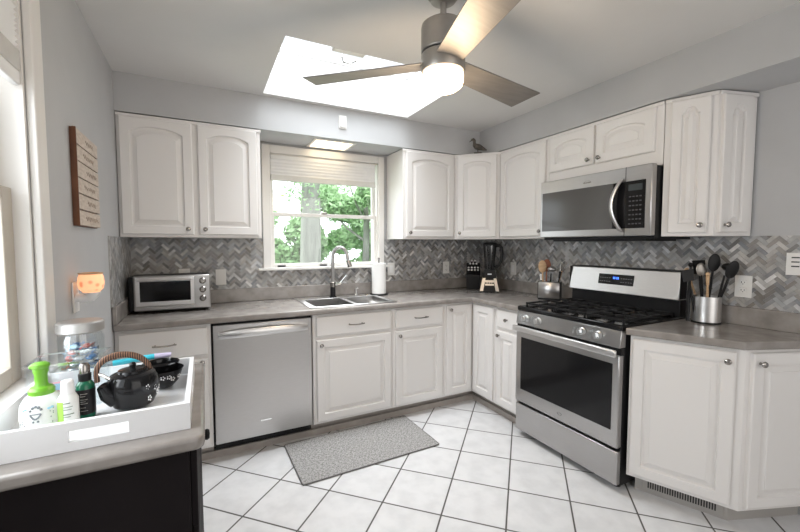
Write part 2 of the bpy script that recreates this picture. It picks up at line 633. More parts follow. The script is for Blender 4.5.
# ------------------------------------------------------------------ herringbone backsplash (one mesh per wall, pattern inside)
def clip(poly, x0, x1, y0, y1):
    for ax, lim, sg in ((0, x0, 1), (0, x1, -1), (1, y0, 1), (1, y1, -1)):
        out = []
        for i in range(len(poly)):
            a, b = poly[i], poly[(i + 1) % len(poly)]
            ia, ib = sg * (a[ax] - lim) >= 0, sg * (b[ax] - lim) >= 0
            if ia:
                out.append(a)
            if ia != ib:
                t = (lim - a[ax]) / (b[ax] - a[ax])
                out.append((a[0] + t * (b[0] - a[0]), a[1] + t * (b[1] - a[1])))
        poly = out
        if len(poly) < 3:
            return None
    return poly


def herring(rects, wv=.0185, n=3, seed=1):
    """list of (polygon, tone) in wall coordinates"""
    rnd = random.Random(seed)
    c45 = .70711
    res = []
    X0 = min(r[0] for r in rects)
    X1 = max(r[1] for r in rects)
    Z0 = min(r[2] for r in rects)
    Z1 = max(r[3] for r in rects)
    nb = int((X1 - X0) / (1.414 * n * wv)) + 3
    for j in range(-1, nb):
        for i in range(-int((Z1 - Z0) / (1.414 * wv)) - 6, 6):
            ox, oy = -i + j * n, i + j * n
            for (rx, ry, rw, rh) in ((0, 0, n, 1), (n, 0, 1, n)):
                g = .035
                P = [(ox + rx + g, oy + ry + g), (ox + rx + rw - g, oy + ry + g), (ox + rx + rw - g, oy + ry + rh - g), (ox + rx + g, oy + ry + rh - g)]
                # rotate so that the repeat runs vertically
                Q = [(X0 + (a + b) * c45 * wv - .05, Z1 + (b - a) * c45 * wv) for a, b in P]
                b_ = rnd.random()
                v = .24 + .32 * b_ ** 1.4 if b_ < .92 else .58 + .14 * rnd.random()
                if rnd.random() < .12:
                    v = .16 + .06 * rnd.random()
                wm = rnd.uniform(-.012, .03)
                tone = (v + wm, v + wm * .3, v - wm * .6 + .003, 1)
                for r in rects:
                    q = clip(Q, *r)
                    if q:
                        res.append((q, tone))
    return res


def splash(name, rects, to3, nrm, seed, grout_rects=None):
    vs, fs, cols = [], [], []
    nv = Vector(nrm)
    for r in rects:   # grout bed
        o = len(vs)
        pts = [to3(r[0], r[2]), to3(r[1], r[2]), to3(r[1], r[3]), to3(r[0], r[3])]
        pts = [Vector(p) for p in pts]
        vs += pts + [p + nv * .005 for p in pts]
        F = [(0, 1, 2, 3), (4, 5, 6, 7), (0, 1, 5, 4), (1, 2, 6, 5), (2, 3, 7, 6), (3, 0, 4, 7)]
        fs += [tuple(o + i for i in f) for f in F]
        cols += [(.42, .41, .40, 1)] * 6
    for q, tone in herring(rects, seed=seed):
        o = len(vs)
        m = len(q)
        base = [Vector(to3(*p)) for p in q]
        cx = sum(base, Vector()) / m
        vs += [p + nv * .005 for p in base] + [p + nv * .0072 for p in base]
        fs.append(tuple(o + m + i for i in range(m)))
        fs += [(o + i, o + (i + 1) % m, o + m + (i + 1) % m, o + m + i) for i in range(m)]
        cols += [tone] * (m + 1)
    me = bpy.data.meshes.new(name)
    me.from_pydata([tuple(p) for p in vs], [], fs)
    at = me.color_attributes.new('tone', 'FLOAT_COLOR', 'CORNER')
    for p, c_ in zip(me.polygons, cols):
        for li in p.loop_indices:
            at.data[li].color = c_
    bm = bmesh.new()
    bm.from_mesh(me)
    bmesh.ops.recalc_face_normals(bm, faces=bm.faces)
    bm.to_mesh(me)
    bm.free()
    me.materials.append(M['tile'])
    o = bpy.data.objects.new(name, me)
    COL.objects.link(o)
    return struct(o)


ST = 1.015
ZS = ST + .0
splash('backsplash_back', [(0, .874, ZS, UB), (.874, 1.925, ZS, 1.147), (1.925, W, ZS, UB)], lambda x, z: (x, 0, z), (0, -1, 0), 3)
splash('backsplash_right', [(-1.19, -.008, ZS, UB), (-1.94, -1.19, .90, UB), (-3.3, -1.94, ZS, UB)], lambda y, z: (W, y, z), (-1, 0, 0), 5)
splash('backsplash_left', [(-.655, -.008, ZS, UB)], lambda y, z: (0, y, z), (1, 0, 0), 8)


# ================================================================== cabinets
def smooth01(a, b, x):
    t = max(0, min(1, (x - a) / (b - a)))
    return t * t * (3 - 2 * t)


def door_mesh(w, h, t=.02, arch=0.0, fr=.052, flat=False, narrow=False):
    """local: x 0..w, z 0..h, back at y=0, front at y=-t"""
    N = 18
    mb = MB()

    def ring(d, y, a=False):
        pts = [(d, y, d), (w - d, y, d)]
        for j in range(N + 1):
            s = 1 - 2 * j / N
            x = w / 2 + s * (w / 2 - d)
            drop = 0
            if a and arch:
                drop = arch * (smooth01(.35, .85, abs(s)) if narrow else abs(s) ** 2.6)
            pts.append((x, y, h - d - drop))
        return pts
    if flat:
        rings = [ring(0, 0), ring(0, -t + .004), ring(.005, -t)]
    else:
        if w < .24:
            fr = min(fr, w * .27)
        g = min(.024, w * .09)
        rings = [ring(0, 0), ring(0, -t + .005), ring(.006, -t), ring(fr, -t, True), ring(fr + .005, -t + .0125, True),
                 ring(fr + .014, -t + .0125, True), ring(fr + .012 + g, -t + .0035, True), ring(fr + .014 + g, -t + .0005, True)]
    n = N + 3
    vs = [p for r in rings for p in r]
    fs = []
    for j in range(len(rings) - 1):
        for i in range(n):
            k = (i + 1) % n
            fs.append((j * n + i, j * n + k, (j + 1) * n + k, (j + 1) * n + i))
    fs.append(list(range(n))[::-1])
    fs.append([(len(rings) - 1) * n + i for i in range(n)])
    return mb.add(vs, fs)


def knob(parent, x, z, y=-.02, m='nickel', s=1.0):
    p = [(.0, 0), (.007, 0), (.006, -.004), (.005, -.010), (.0065, -.013), (.0125, -.017), (.0145, -.021), (.0125, -.0255), (.006, -.028), (0.0, -.0285)]
    p = [(a * s, b * s) for a, b in p]
    return MB().lathe(p, 18, (x, y, z), 'y').build('knob', m, parent)


def pull(parent, x, z, y=-.02, L=.120):
    h = L / 2
    pts = [(x - h * .8, y, z), (x - h * .8, y - .012, z), (x - h * .82, y - .022, z)]
    mb = MB()
    mb.tube([(x - h * .8, y, z), (x - h * .8, y - .024, z)], .0045, 8)
    mb.tube([(x + h * .8, y, z), (x + h * .8, y - .024, z)], .0045, 8)
    mb.tube([(x + h * s, y - .024 - .004 * (1 - s * s), z - .003 * (1 - s * s)) for s in [-1 + i / 8 for i in range(17)]], .0058, 8, sx=.8)
    return mb.build('handle', 'nickel', parent)


def door(root, x, z, w, h, arch=0.0, kx=None, kz=None, y=0, flat=False, name='door', narrow=False, m='cab', pl=None):
    d = door_mesh(w, h, .02, arch, flat=flat, narrow=narrow).build(name, m, root, loc=(x, y, z), smooth=11)
    if kx is not None:
        knob(d, kx, kz)
    if pl:
        pull(d, pl[0], pl[1])
    return d


def carcass(root, poly, z0, z1, name='carcass', m='cab', bevel=.002):
    return MB().prism(poly, z0, z1).build(name, m, root, bevel=bevel)


UH = UT - UB
DW_, DH = 0, 0
# --- wall cabinet left of the window: local x = world x, local y 0 = front plane
r = thing('wall_cabinet', 'white wall cabinet with two arched doors, left of the sink window', 'cabinet', (0.003, -.33, UB))
carcass(r, [(0, 0), (.820, 0), (.820, .322), (0, .322)], 0, UH - .002)
MB().box(0, .826, -.012, .0, UH - .022, UH - .002).build('top_moulding', 'cab', r, bevel=.003)
MB().box(.800, .820, -.004, 0, .0, UH - .024).build('face_frame', 'cab', r, bevel=.001)
door(r, .014, .018, .388, .712, .034, .388 - .034, .036)
door(r, .432, .018, .364, .712, .034, .034, .036)

r = thing('wall_cabinet', 'white wall cabinet with one arched door, right beside the sink window', 'cabinet', (1.948, -.33, UB))
wd = (W - .61) - 1.948
carcass(r, [(0, 0), (wd, 0), (wd, .322), (0, .322)], 0, UH - .002)
MB().box(-.006, wd, -.012, 0, UH - .022, UH - .002).build('top_moulding', 'cab', r, bevel=.003)
door(r, .026, .018, wd - .046, .712, .034, .030, .036)

r = thing('wall_cabinet', 'white diagonal corner wall cabinet with the bird figurine on top', 'cabinet', (W - .61, -.33, UB), -PI / 4)
q = math.sqrt(.5)


def loc45(x, y):  # world point to the diagonal cabinet's frame
    dx, dy = x - (W - .61), y + .33
    return (dx * q - dy * q, dx * q + dy * q)


LD = .28 * math.sqrt(2)
carcass(r, [loc45(W - .608, -.328), loc45(W - .332, -.608), loc45(W - .012, -.608), loc45(W - .012, -.010), loc45(W - .608, -.010)], 0, UH - .002)
MB().box(.003, LD - .003, -.012, .002, UH - .022, UH - .002).build('top_moulding', 'cab', r, bevel=.003)
door(r, .028, .018, LD - .056, .712, .022, .026, .036)

r = thing('wall_cabinet', 'white wall cabinet with one arched door between corner cabinet and microwave', 'cabinet', (W - .33, -.612, UB), -PI / 2)
carcass(r, [(0, 0), (.524, 0), (.524, .322), (0, .322)], 0, UH - .002)
MB().box(0, .524, -.012, 0, UH - .022, UH - .002).build('top_moulding', 'cab', r, bevel=.003)
door(r, .020, .018, .482, .712, .034, .482 - .03, .036)

r = thing('wall_cabinet', 'short white two-door cabinet directly above the microwave', 'cabinet', (W - .33, -1.140, 1.80), -PI / 2)
carcass(r, [(0, 0), (.792, 0), (.792, .322), (0, .322)], 0, .348)
MB().box(0, .792, -.012, 0, .328, .348).build('top_moulding', 'cab', r, bevel=.003)
door(r, .012, .080, .358, .248, .030, .358 - .03, .03)
door(r, .388, .080, .362, .248, .030, .03, .03)

TH2 = .42
ex, ey = W - .33, -1.936
L1 = .228
px_, py_ = ex + L1 * math.sin(TH2), ey - L1 * math.cos(TH2)
qx, qy = W - .004, -2.212
r = thing('wall_cabinet', 'white end wall cabinet with two narrow arched doors set at an angle', 'cabinet', (ex, ey, UB))
P = [(ex, ey), (px_, py_), (qx, qy), (W - .010, ey)]
carcass(r, [(a - ex, b - ey) for a, b in P], 0, UH - .002)


def angled(root, a, b, z0, zt, arch, knobside, h, kz, fl=.0, nm='door', narrow=True, m0=.022, m1=.022):
    """door on face from a to b (world xy)"""
    L = math.dist(a, b)
    th = math.atan2(b[1] - a[1], b[0] - a[0])
    w_ = L - m0 - m1
    d = door_mesh(w_, h, .02, arch, narrow=narrow).build(nm, 'cab', root, smooth=11)
    d.location = (a[0] - root.location[0] + math.cos(th) * m0, a[1] - root.location[1] + math.sin(th) * m0, z0)
    d.rotation_euler = (0, 0, th)
    knob(d, w_ - .03 if knobside > 0 else .03, kz)
    return d


angled(r, (ex, ey), (px_, py_), .018, 0, .030, 1, .712, .04, m0=.028, m1=.028)
angled(r, (px_, py_), (qx, qy), .018, 0, .030, -1, .712, .04, m0=.016, m1=.040)
for a, b in (((ex, ey), (px_, py_)), ((px_, py_), (qx, qy))):
    L = math.dist(a, b)
    o = MB().box(0, L, -.010, 0, UH - .022, UH - .002).build('top_moulding', 'cab', r, bevel=.003)
    o.location = (a[0] - ex, a[1] - ey, 0)
    o.rotation_euler = (0, 0, math.atan2(b[1] - a[1], b[0] - a[0]))

# --- base cabinets
BH = .875
r = thing('base_cabinet', 'white base cabinet with drawer in the left corner under the toaster oven', 'cabinet', (.003, -KF, 0))
carcass(r, [(0, 0), (.478, 0), (.478, KF - .005), (0, KF - .005)], .10, BH)
MB().box(0, .478, .075, .12, 0.0, .10).build('kick_board', 'kick', r)
door(r, .018, .690, .440, .165, flat=True, name='drawer', pl=(.22, .085))
door(r, .018, .120, .440, .545, 0, .440 - .03, .545 - .018)

r = thing('base_cabinet', 'white sink base cabinet with false drawer front, right beside the dishwasher', 'cabinet', (1.104, -KF, 0))
carcass(r, [(0, 0), (.606, 0), (.606, KF - .005), (0, KF - .005)], .10, .70)
MB().box(0, .606, 0, .02, .70, BH).box(0, .02, .02, KF - .005, .70, BH).box(.586, .606, .02, KF - .005, .70, BH).build('face_frame', 'cab', r)
MB().box(0, .606, .075, .12, 0, .10).build('kick_board', 'kick', r)
door(r, .024, .722, .566, .135, flat=True, name='drawer_front', pl=(.283, .068))
door(r, .024, .120, .566, .575, 0, .03, .575 - .035)

r = thing('base_cabinet', 'white base cabinet with drawer between sink cabinet and corner cabinet', 'cabinet', (1.712, -KF, 0))
carcass(r, [(0, 0), (.466, 0), (.466, KF - .005), (0, KF - .005)], .10, BH)
MB().box(0, .466, .075, .12, 0, .10).build('kick_board', 'kick', r)
door(r, .022, .722, .422, .135, flat=True, name='drawer', pl=(.211, .068))
door(r, .022, .120, .422, .575, 0, .03, .575 - .035)

r = thing('base_cabinet', 'white inner corner base cabinet with two tall doors meeting at right angle', 'cabinet', (2.180, -KF, 0))
ax_ = W - KF - 2.180
carcass(r, [(0, 0), (ax_, 0), (ax_, -.292), (W - 2.180 - .006, -.292), (W - 2.180 - .006, KF - .005), (0, KF - .005)], .10, BH)
MB().prism([(0, .075), (ax_ + .075, .075), (ax_ + .075, -.292), (ax_ + .12, -.292), (ax_ + .12, .12), (0, .12)], 0, .10).build('kick_board', 'kick', r)
door(r, .016, .120, ax_ - .040, .738, 0, .03, .738 - .035)
d = door_mesh(.245, .738, .02).build('door', 'cab', r, smooth=11)
d.location = (ax_, -.030, .120)
d.rotation_euler = (0, 0, -PI / 2)

r = thing('base_cabinet', 'narrow white base cabinet with small drawer, left beside the range', 'cabinet', (W - KF, -.904, 0), -PI / 2)
carcass(r, [(0, 0), (.272, 0), (.272, KF - .006), (0, KF - .006)], .10, BH)
MB().box(0, .272, .075, .12, 0, .10).build('kick_board', 'kick', r)
d = door(r, .026, .722, .226, .135, flat=True, name='drawer', kx=.113, kz=.068)
door(r, .026, .120, .226, .575, 0, .03, .575 - .035)

TH = .41
bx, by = W - KF, -1.957
LB = .458
cx_, cy_ = bx + LB * math.sin(TH), by - LB * math.cos(TH)
dx_, dy_ = W - .004, -2.54
r = thing('base_cabinet', 'white angled end base cabinet with floor vent in its kick board', 'cabinet', (bx, by, 0))
carcass(r, [(a - bx, b - by) for a, b in [(bx, by), (cx_, cy_), (dx_, dy_), (W - .005, by)]], .105, BH)
ins = .03
rc = .078
n1 = Vector((math.cos(TH), math.sin(TH)))
d2v = Vector((dx_ - cx_, dy_ - cy_)).normalized()
n2 = Vector((-d2v.y, d2v.x))
A_ = Vector((bx, by)) + n1 * rc
# inner corner: where the two recessed faces meet
d1v = Vector((math.sin(TH), -math.cos(TH)))
P2 = Vector((cx_, cy_)) + n2 * rc
tt = ((P2.x - A_.x) * d2v.y - (P2.y - A_.y) * d2v.x) / (d1v.x * d2v.y - d1v.y * d2v.x)
B2 = A_ + d1v * tt
E2 = P2 + d2v * ((W - .005 - P2.x) / d2v.x)
A0 = A_ + d1v * ((by - A_.y) / d1v.y)
kk = MB().prism([(a - bx, b - by) for a, b in [A0, B2, E2, (W - .005, by)]], 0, .105).build('kick_board', 'kickgrey', r)
angled(r, (bx, by), (cx_, cy_), .125, 0, 0, 1, .735, .735 - .045, m0=.012, m1=.032)
angled(r, (cx_, cy_), (dx_, dy_), .125, 0, 0, -1, .735, .735 - .045, m0=.022, m1=.03)
th = math.atan2(d1v.y, d1v.x)
v = MB().box(.035, .375, -.008, -.0005, .020, .090)
o = v.build('vent_grille', 'kickgrey', r, bevel=.002)
o.location = (A0.x - bx, A0.y - by, 0)
o.rotation_euler = (0, 0, th)
sl = MB()
for i in range(27):
    x = .060 + i * .0108
    sl.box(x, x + .0062, -.0092, -.0075, .034, .076)
so = sl.build('slot', 'slot', o)

# --- island cabinet against the left wall
r = thing('island_cabinet', 'black freestanding cabinet under the left window', 'cabinet', (.03, -2.20, 0))
IB = .882
MB().box(.0, .385, 0, .585, .06, IB).build('carcass', 'dark', r, bevel=.004)
MB().box(.02, .365, .02, .565, 0, .06).build('plinth', 'dark', r)
d = MB().box(.385, .400, .015, .57, .68, IB - .012).build('drawer', 'dark', r, bevel=.003)
d2 = MB().box(.385, .400, .015, .289, .08, .668).build('door', 'dark', r, bevel=.003)
d3 = MB().box(.385, .400, .297, .57, .08, .668).build('door', 'dark', r, bevel=.003)
for dd, yy, zz in ((d, .26, .79),):
    MB().lathe([(0, 0), (.006, 0), (.005, .01), (.0145, .016), (.016, .022), (.012, .028), (0, .029)], 16, (.400, yy, zz), 'x').build('knob', 'satin', dd)
tag(MB().prism([(.004, -2.222), (.436, -2.222), (.448, -2.208), (.448, -1.595), (.004, -1.595)], .883, .915).build('worktop', 'counter', bevel=.014, seg=3),
    'grey-brown laminate worktop on the black cabinet, under the white tray', 'worktop')

# --- worktops
wt = MB().prism([(.003, -.005), (.003, -.65), (W - .65, -.65), (W - .65, -1.176), (W - .004, -1.176), (W - .004, -.005)], .877, .915).build('worktop', 'counter', bevel=.007, seg=3)
cut(wt, MB().box(1.135, 1.735, -.575, -.145, .80, 1.0))
tag(wt, 'L-shaped grey-brown laminate worktop around the sink and corner', 'worktop')
MB().box(.024, W - .026, -.024, -.004, .915, ST).build('upstand', 'counter', wt, bevel=.003)
MB().box(.003, .024, -.65, -.004, .915, ST).build('upstand', 'counter', wt, bevel=.003)
MB().box(W - .026, W - .004, -1.176, -.004, .915, ST).build('upstand', 'counter', wt, bevel=.003)
a, b = .4676, 0
e1 = (W - .65 + a * math.sin(TH), -1.957 - a * math.cos(TH))
wt = MB().prism([(W - .65, -1.952), e1, (W - .004, -2.575), (W - .004, -1.952)], .877, .915).build('worktop', 'counter', bevel=.007, seg=3)
tag(wt, 'short grey-brown laminate worktop with angled end, right of the range', 'worktop')
MB().box(W - .026, W - .004, -2.575, -1.952, .915, ST).build('upstand', 'counter', wt, bevel=.003)

struct(MB().box(.003, W - .53, -.560, -.545, 0, .045).box(W - .560, W - .545, -1.17, -.560, 0, .045).build('baseboard_back', 'kick', bevel=.002))

# ================================================================== dishwasher
r = thing('dishwasher', 'stainless steel dishwasher with bowed bar handle under the worktop', 'dishwasher', (.486, -.615, 0))
MB().box(0, .612, .02, .57, .118, .872).build('body', 'satin', r)
MB().box(.006, .606, -.022, .018, .118, .862).build('front_panel', 'steel', r, bevel=.005)
MB().box(.006, .606, -.014, .018, .862, .871).build('control_strip', 'black', r)
MB().box(.004, .608, .072, .09, 0, .117).build('kick_plate', 'satin', r)
h = MB()
n_ = 20
for sgn in (0,):
    vs, fs = [], []
    for i in range(n_ + 1):
        s = -1 + 2 * i / n_
        x = .306 + s * .272
        yb = -.022 - .006 - .040 * (1 - s * s) ** .6
        zc = .800 + .010 * (1 - s * s)
        hh = .020 + .006 * (1 - abs(s) ** 3)
        for (dy, dz) in ((0, -hh), (-.008, -hh * .6), (-.010, hh * .4), (-.002, hh), (.010, hh * .8), (.010, -hh * .9)):
            vs.append((x, yb + dy, zc + dz))
    for i in range(n_):
        for k in range(6):
            q2 = (k + 1) % 6
            fs.append((i * 6 + k, i * 6 + q2, (i + 1) * 6 + q2, (i + 1) * 6 + k))
    fs += [list(range(6)), [n_ * 6 + i for i in range(6)]]
    h.add(vs, fs)
h.box(.034, .055, -.032, -.02, .782, .82).box(.557, .578, -.032, -.02, .782, .82)
h.build('handle', 'steel_light', r, smooth=50)
MB().box(.27, .335, -.0235, -.0218, .215, .223).build('badge', 'chrome', r)

# ================================================================== range
ry0 = -1.182
r = thing('range', 'stainless steel gas range with black cooktop and oven window', 'range', (W - .655, ry0, 0), -PI / 2)
RW = .762
MB().box(.003, RW - .003, .02, .63, .035, .905).build('body', 'satin', r, bevel=.003)
for x in (.05, RW - .05):
    for y in (.07, .58):
        MB().lathe([(.018, 0), (.018, .01), (.012, .012), (.012, .036)], 12, (x, y, 0)).build('foot', 'satin', r)
MB().box(.003, RW - .003, -.012, .02, .045, .232).build('drawer', 'steel', r, bevel=.005)
dr = MB().box(.003, RW - .003, -.018, .02, .252, .762)
dr = dr.build('oven_door', 'steel', r, bevel=.006)
MB().box(.052, RW - .040, -.021, -.016, .345, .712).build('window', 'black', dr, bevel=.002)
MB().box(.003, RW - .003, -.008, .02, .762, .800).build('vent_gap', 'satin', r)
hd = MB().box(.004, RW - .004, -.060, -.040, .757, .795).box(.03, .055, -.04, -.015, .755, .785).box(RW - .055, RW - .03, -.04, -.015, .755, .785)
hd.build('handle', 'steel_light', dr, bevel=.006)
MB().prism([(0, 0), (0, 0), (0, 0)], 0, 0)
cp = MB().add([(.002, -.022, .803), (RW - .002, -.022, .803), (.002, -.006, .892), (RW - .002, -.006, .892),
               (.002, .03, .803), (RW - .002, .03, .803), (.002, .03, .892), (RW - .002, .03, .892)],
              [(0, 1, 3, 2), (4, 6, 7, 5), (0, 4, 5, 1), (2, 3, 7, 6), (0, 2, 6, 4), (1, 5, 7, 3)]).build('control_panel', 'steel', r, bevel=.003)
for x in (.092, .200, .528, .632):
    kb = MB()
    kb.lathe([(0, 0), (.024, 0), (.024, -.006), (.019, -.010), (.017, -.030), (.014, -.033), (0, -.033)], 20, (x, -.016, .850), 'y')
    kb.box(x - .004, x + .004, -.056, -.046, .832, .868)
    k_ = kb.build('knob', 'steel_light', r)
    MB().lathe([(.040, 0), (.042, -.028), (.036, -.044), (.022, -.050), (0.001, -.050)], 8, (x, -.017, .850), 'y', caps=False).build('knob_cover', 'clear', k_, smooth=10)
MB().box(0, RW, -.010, .60, .893, .925).build('cooktop', 'black', r, bevel=.008)
# grates: three cast iron sections
for gi in range(3):
    x0 = .025 + gi * .240
    x1 = x0 + .232
    g = MB()
    y0, y1 = .045, .520
    zt, zb = .948, .936
    for xx in (x0, x1 - .012):
        g.box(xx, xx + .012, y0, y1, zb, zt)
    for yy in (y0, (y0 + y1) / 2 - .006, y1 - .012):
        g.box(x0 + .012, x1 - .012, yy, yy + .012, zb, zt)
    xm = (x0 + x1) / 2
    for yc in (y0 + .13, y1 - .13):
        for (ax, ay, bx2, by2) in ((x0, yc, xm - .035, yc), (xm + .035, yc, x1, yc), (xm, yc - .125, xm, yc - .04), (xm, yc + .04, xm, yc + .125)):
            if ay == by2:
                g.box(ax + .001, bx2 - .001, yc - .005, yc + .005, zb + .001, zt + .003)
            else:
                g.box(xm - .005, xm + .005, ay, by2, zb + .001, zt + .003)
    for xx in (x0, x1 - .012):
        for yy in (y0, y1 - .012):
            g.box(xx + .001, xx + .011, yy + .001, yy + .011, .925, zb + .001)
    g.build('grate', 'iron', r, bevel=.0015)
    for yc in (y0 + .13, y1 - .13):
        rr_ = .034 if gi != 1 else .026
        MB().lathe([(0, 0), (rr_ * 1.25, 0), (rr_ * 1.25, .006), (rr_, .008), (rr_, .016), (rr_ * .8, .019), (0, .019)], 20, (xm, yc, .925)).build('burner', 'iron', r)
# backguard
MB().box(.004, RW - .004, .545, .635, .905, 1.025).build('backguard', 'satin', r, bevel=.004)
bgp = MB().add([(0, .515, 1.022), (RW, .515, 1.022), (0, .545, 1.192), (RW, .545, 1.192), (0, .640, 1.022), (RW, .640, 1.022), (0, .640, 1.192), (RW, .640, 1.192)],
               [(0, 1, 3, 2), (4, 6, 7, 5), (0, 4, 5, 1), (2, 3, 7, 6), (0, 2, 6, 4), (1, 5, 7, 3)]).build('control_backguard', 'steel_light', r, bevel=.006)
MB().box(-.0025, -.0002, .525, .638, 1.03, 1.19).box(RW + .0002, RW + .0025, .525, .638, 1.03, 1.19).box(0, RW, .55, .64, 1.192, 1.197).build('side_cap', 'satin', bgp)
sl = math.atan2(.030, .170)


def onpanel(x0, x1, z0, z1, lift, nm, m):
    f = lambda z: .515 + (z - 1.022) * .030 / .170
    o = MB().add([(x0, f(z0) - lift, z0), (x1, f(z0) - lift, z0), (x1, f(z1) - lift, z1), (x0, f(z1) - lift, z1),
                  (x0, f(z0) + .002, z0), (x1, f(z0) + .002, z0), (x1, f(z1) + .002, z1), (x0, f(z1) + .002, z1)],
                 [(0, 1, 2, 3), (7, 6, 5, 4), (0, 4, 5, 1), (1, 5, 6, 2), (2, 6, 7, 3), (3, 7, 4, 0)])
    return o.build(nm, m, bgp)


onpanel(.235, .485, 1.080, 1.150, .002, 'display', 'black')
bd = emit('blue_digits', (.05, .16, 1), 2.5)
for i, x in enumerate((.343, .352, .366, .376)):
    onpanel(x, x + .006, 1.118, 1.132, .0032, 'digit', bd)
gm = mat('key_print', (.25, .25, .27), .5)
for i in range(14):
    if i in (5, 6, 7, 8):
        continue
    x = .246 + i * .0168
    onpanel(x, x + .009, 1.122, 1.125, .003, 'key_mark', gm)
    onpanel(x, x + .009, 1.098, 1.101, .003, 'key_mark', gm)
# emblem: small ring with a short word bar beneath
em = MB()
em.tube([(.385 + .016 * math.cos(t), -.0195, .298 + .008 * math.sin(t)) for t in [i * PI / 9 for i in range(19)]], .0012, 6, caps=False)
em.build('badge', 'nickel', dr)

# ================================================================== microwave
r = thing('microwave', 'stainless steel over-the-range microwave with curved handle', 'microwave', (W - .405, -1.143, 1.386), -PI / 2)
MW = .786
MB().box(.002, MW - .002, .03, .398, .0, .410).build('body', 'satin', r, bevel=.003)
fp = MB().box(0, MW, -.012, .03, .018, .418)
fp = fp.build('front_frame', 'steel', r, bevel=.005)
MB().box(.018, .560, -.0145, -.010, .062, .335).build('door_window', mat('smoked_glass', (.085, .083, .082), .12), fp, bevel=.002)
MB().box(.640, .752, -.0145, -.010, .062, .335).build('keypad', 'black', fp, bevel=.002)
MB().box(.560, .640, -.0145, -.010, .062, .335).build('door_edge', 'black', fp, bevel=.002)
MB().box(.655, .735, -.016, -.0142, .278, .315).build('display', mat('lcd_glass', (.05, .06, .065), .08), fp)
ky = MB()
for i in range(4):
    for j in range(7):
        ky.box(.660 + i * .020, .672 + i * .020, -.0155, -.0142, .085 + j * .026, .092 + j * .026)
ky.build('key_print', mat('key_grey', (.06, .06, .065), .5), fp)
MB().box(.634, .637, -.0135, -.011, .018, .418).build('door_gap', 'slot', fp)
hp = []
for i in range(17):
    t = i / 16
    hp.append((.618 - .040 * math.sin(PI * t), -.020 - .040 * math.sin(PI * t) ** .7, .050 + .300 * t))
hm = MB().tube(hp, .019, 12, sx=.42)
hm.build('handle', 'steel_light', fp)
bg_ = MB()
for k_ in range(4):
    bg_.box(.355 + k_ * .014, .364 + k_ * .014, -.0135, -.0115, .362, .368)
bg_.tube([(.382 + .024 * math.cos(t), -.0128, .369 + .007 * math.sin(t)) for t in [i * PI / 8 for i in range(17)]], .0009, 6, caps=False)
bg_.build('badge', 'nickel', fp)
MB().box(.06, MW - .06, .06, .36, -.010, 0).build('vent_panel', 'satin', r)

# ================================================================== sink, faucet
r = thing('sink', 'stainless steel double-bowl drop-in sink in the worktop', 'sink', (0, 0, 0))
x0, x1, y0, y1 = 1.095, 1.760, -.605, -.075
bA = (1.142, 1.425, -.565, -.200)
bB = (1.455, 1.725, -.565, -.200)
rim = MB().box(x0, x1, y0, y1, .9155, .9205).build('rim', 'steel_light', r, bevel=.002)
cut(rim, MB().box(bA[0], bA[1], bA[2], bA[3], .9, .93).box(bB[0], bB[1], bB[2], bB[3], .9, .93))
for bb in (bA, bB):
    m_ = MB()
    X0, X1, Y0, Y1 = bb
    t_ = .002
    m_.box(X0, X1, Y0, Y1, .735, .738)
    m_.box(X0 - t_, X0, Y0 - t_, Y1 + t_, .735, .9155).box(X1, X1 + t_, Y0 - t_, Y1 + t_, .735, .9155)
    m_.box(X0, X1, Y0 - t_, Y0, .735, .9155).box(X0, X1, Y1, Y1 + t_, .735, .9155)
    bo = m_.build('bowl', 'steel', r)
    MB().lathe([(0, .738), (.040, .738), (.038, .741), (.020, .739), (0, .739)], 20, ((X0 + X1) / 2, (Y0 + Y1) / 2, 0)).build('drain', 'chrome', bo)
r = thing('faucet', 'brushed nickel high-arc faucet with black lower body behind the sink', 'faucet', (1.390, -.160, .921))
MB().lathe([(0, 0), (.030, 0), (.030, .006), (.022, .010), (.021, .09), (.019, .095), (0, .095)], 24).build('body', 'satin', r)
gp = [(0, 0, .09), (0, 0, .20), (0, 0, .30)]
gd = Vector((.92, -.40, 0)).normalized()
for i in range(1, 15):
    a = PI * i / 14
    rr_ = .060
    gp.append((gd.x * rr_ * (1 - math.cos(a)), gd.y * rr_ * (1 - math.cos(a)), .325 + rr_ * 1.40 * math.sin(a)))
gp.append((gd.x * .128, gd.y * .128, .29))
MB().tube(gp, .0140, 14).build('spout', 'steel', r)
MB().tube([(gd.x * .127, gd.y * .127, .300), (gd.x * .137, gd.y * .137, .265), (gd.x * .142, gd.y * .142, .250)], [.0160, .019, .020], 14).build('spray_head', 'nickel', r)
MB().lathe([(0, .085), (.024, .085), (.024, .122), (.018, .128), (0, .128)], 20).build('collar', 'nickel', r)
MB().tube([(.012, -.005, .105), (.055, -.02, .112), (.075, -.028, .135), (.108, -.04, .180)], [.012, .010, .009, .009], 10).build('lever', 'chrome', r)
r = thing('soap_dispenser', 'small chrome soap pump at the back of the sink', 'dispenser', (1.60, -.135, .921))
MB().lathe([(0, 0), (.016, 0), (.016, .008), (.009, .014), (.007, .045), (0, .045)], 16).build('base', 'chrome', r)
MB().tube([(0, 0, .045), (0, 0, .062), (.0, -.012, .070), (.0, -.045, .066)], [.009, .009, .007, .005], 10).build('pump', 'chrome', r)
r = thing('sink_plug', 'small chrome hole cap on the sink deck beside the soap pump', 'cap', (1.695, -.14, .921))
MB().lathe([(0, 0), (.018, 0), (.016, .006), (.006, .010), (0, .010)], 16).build('cap', 'chrome', r)

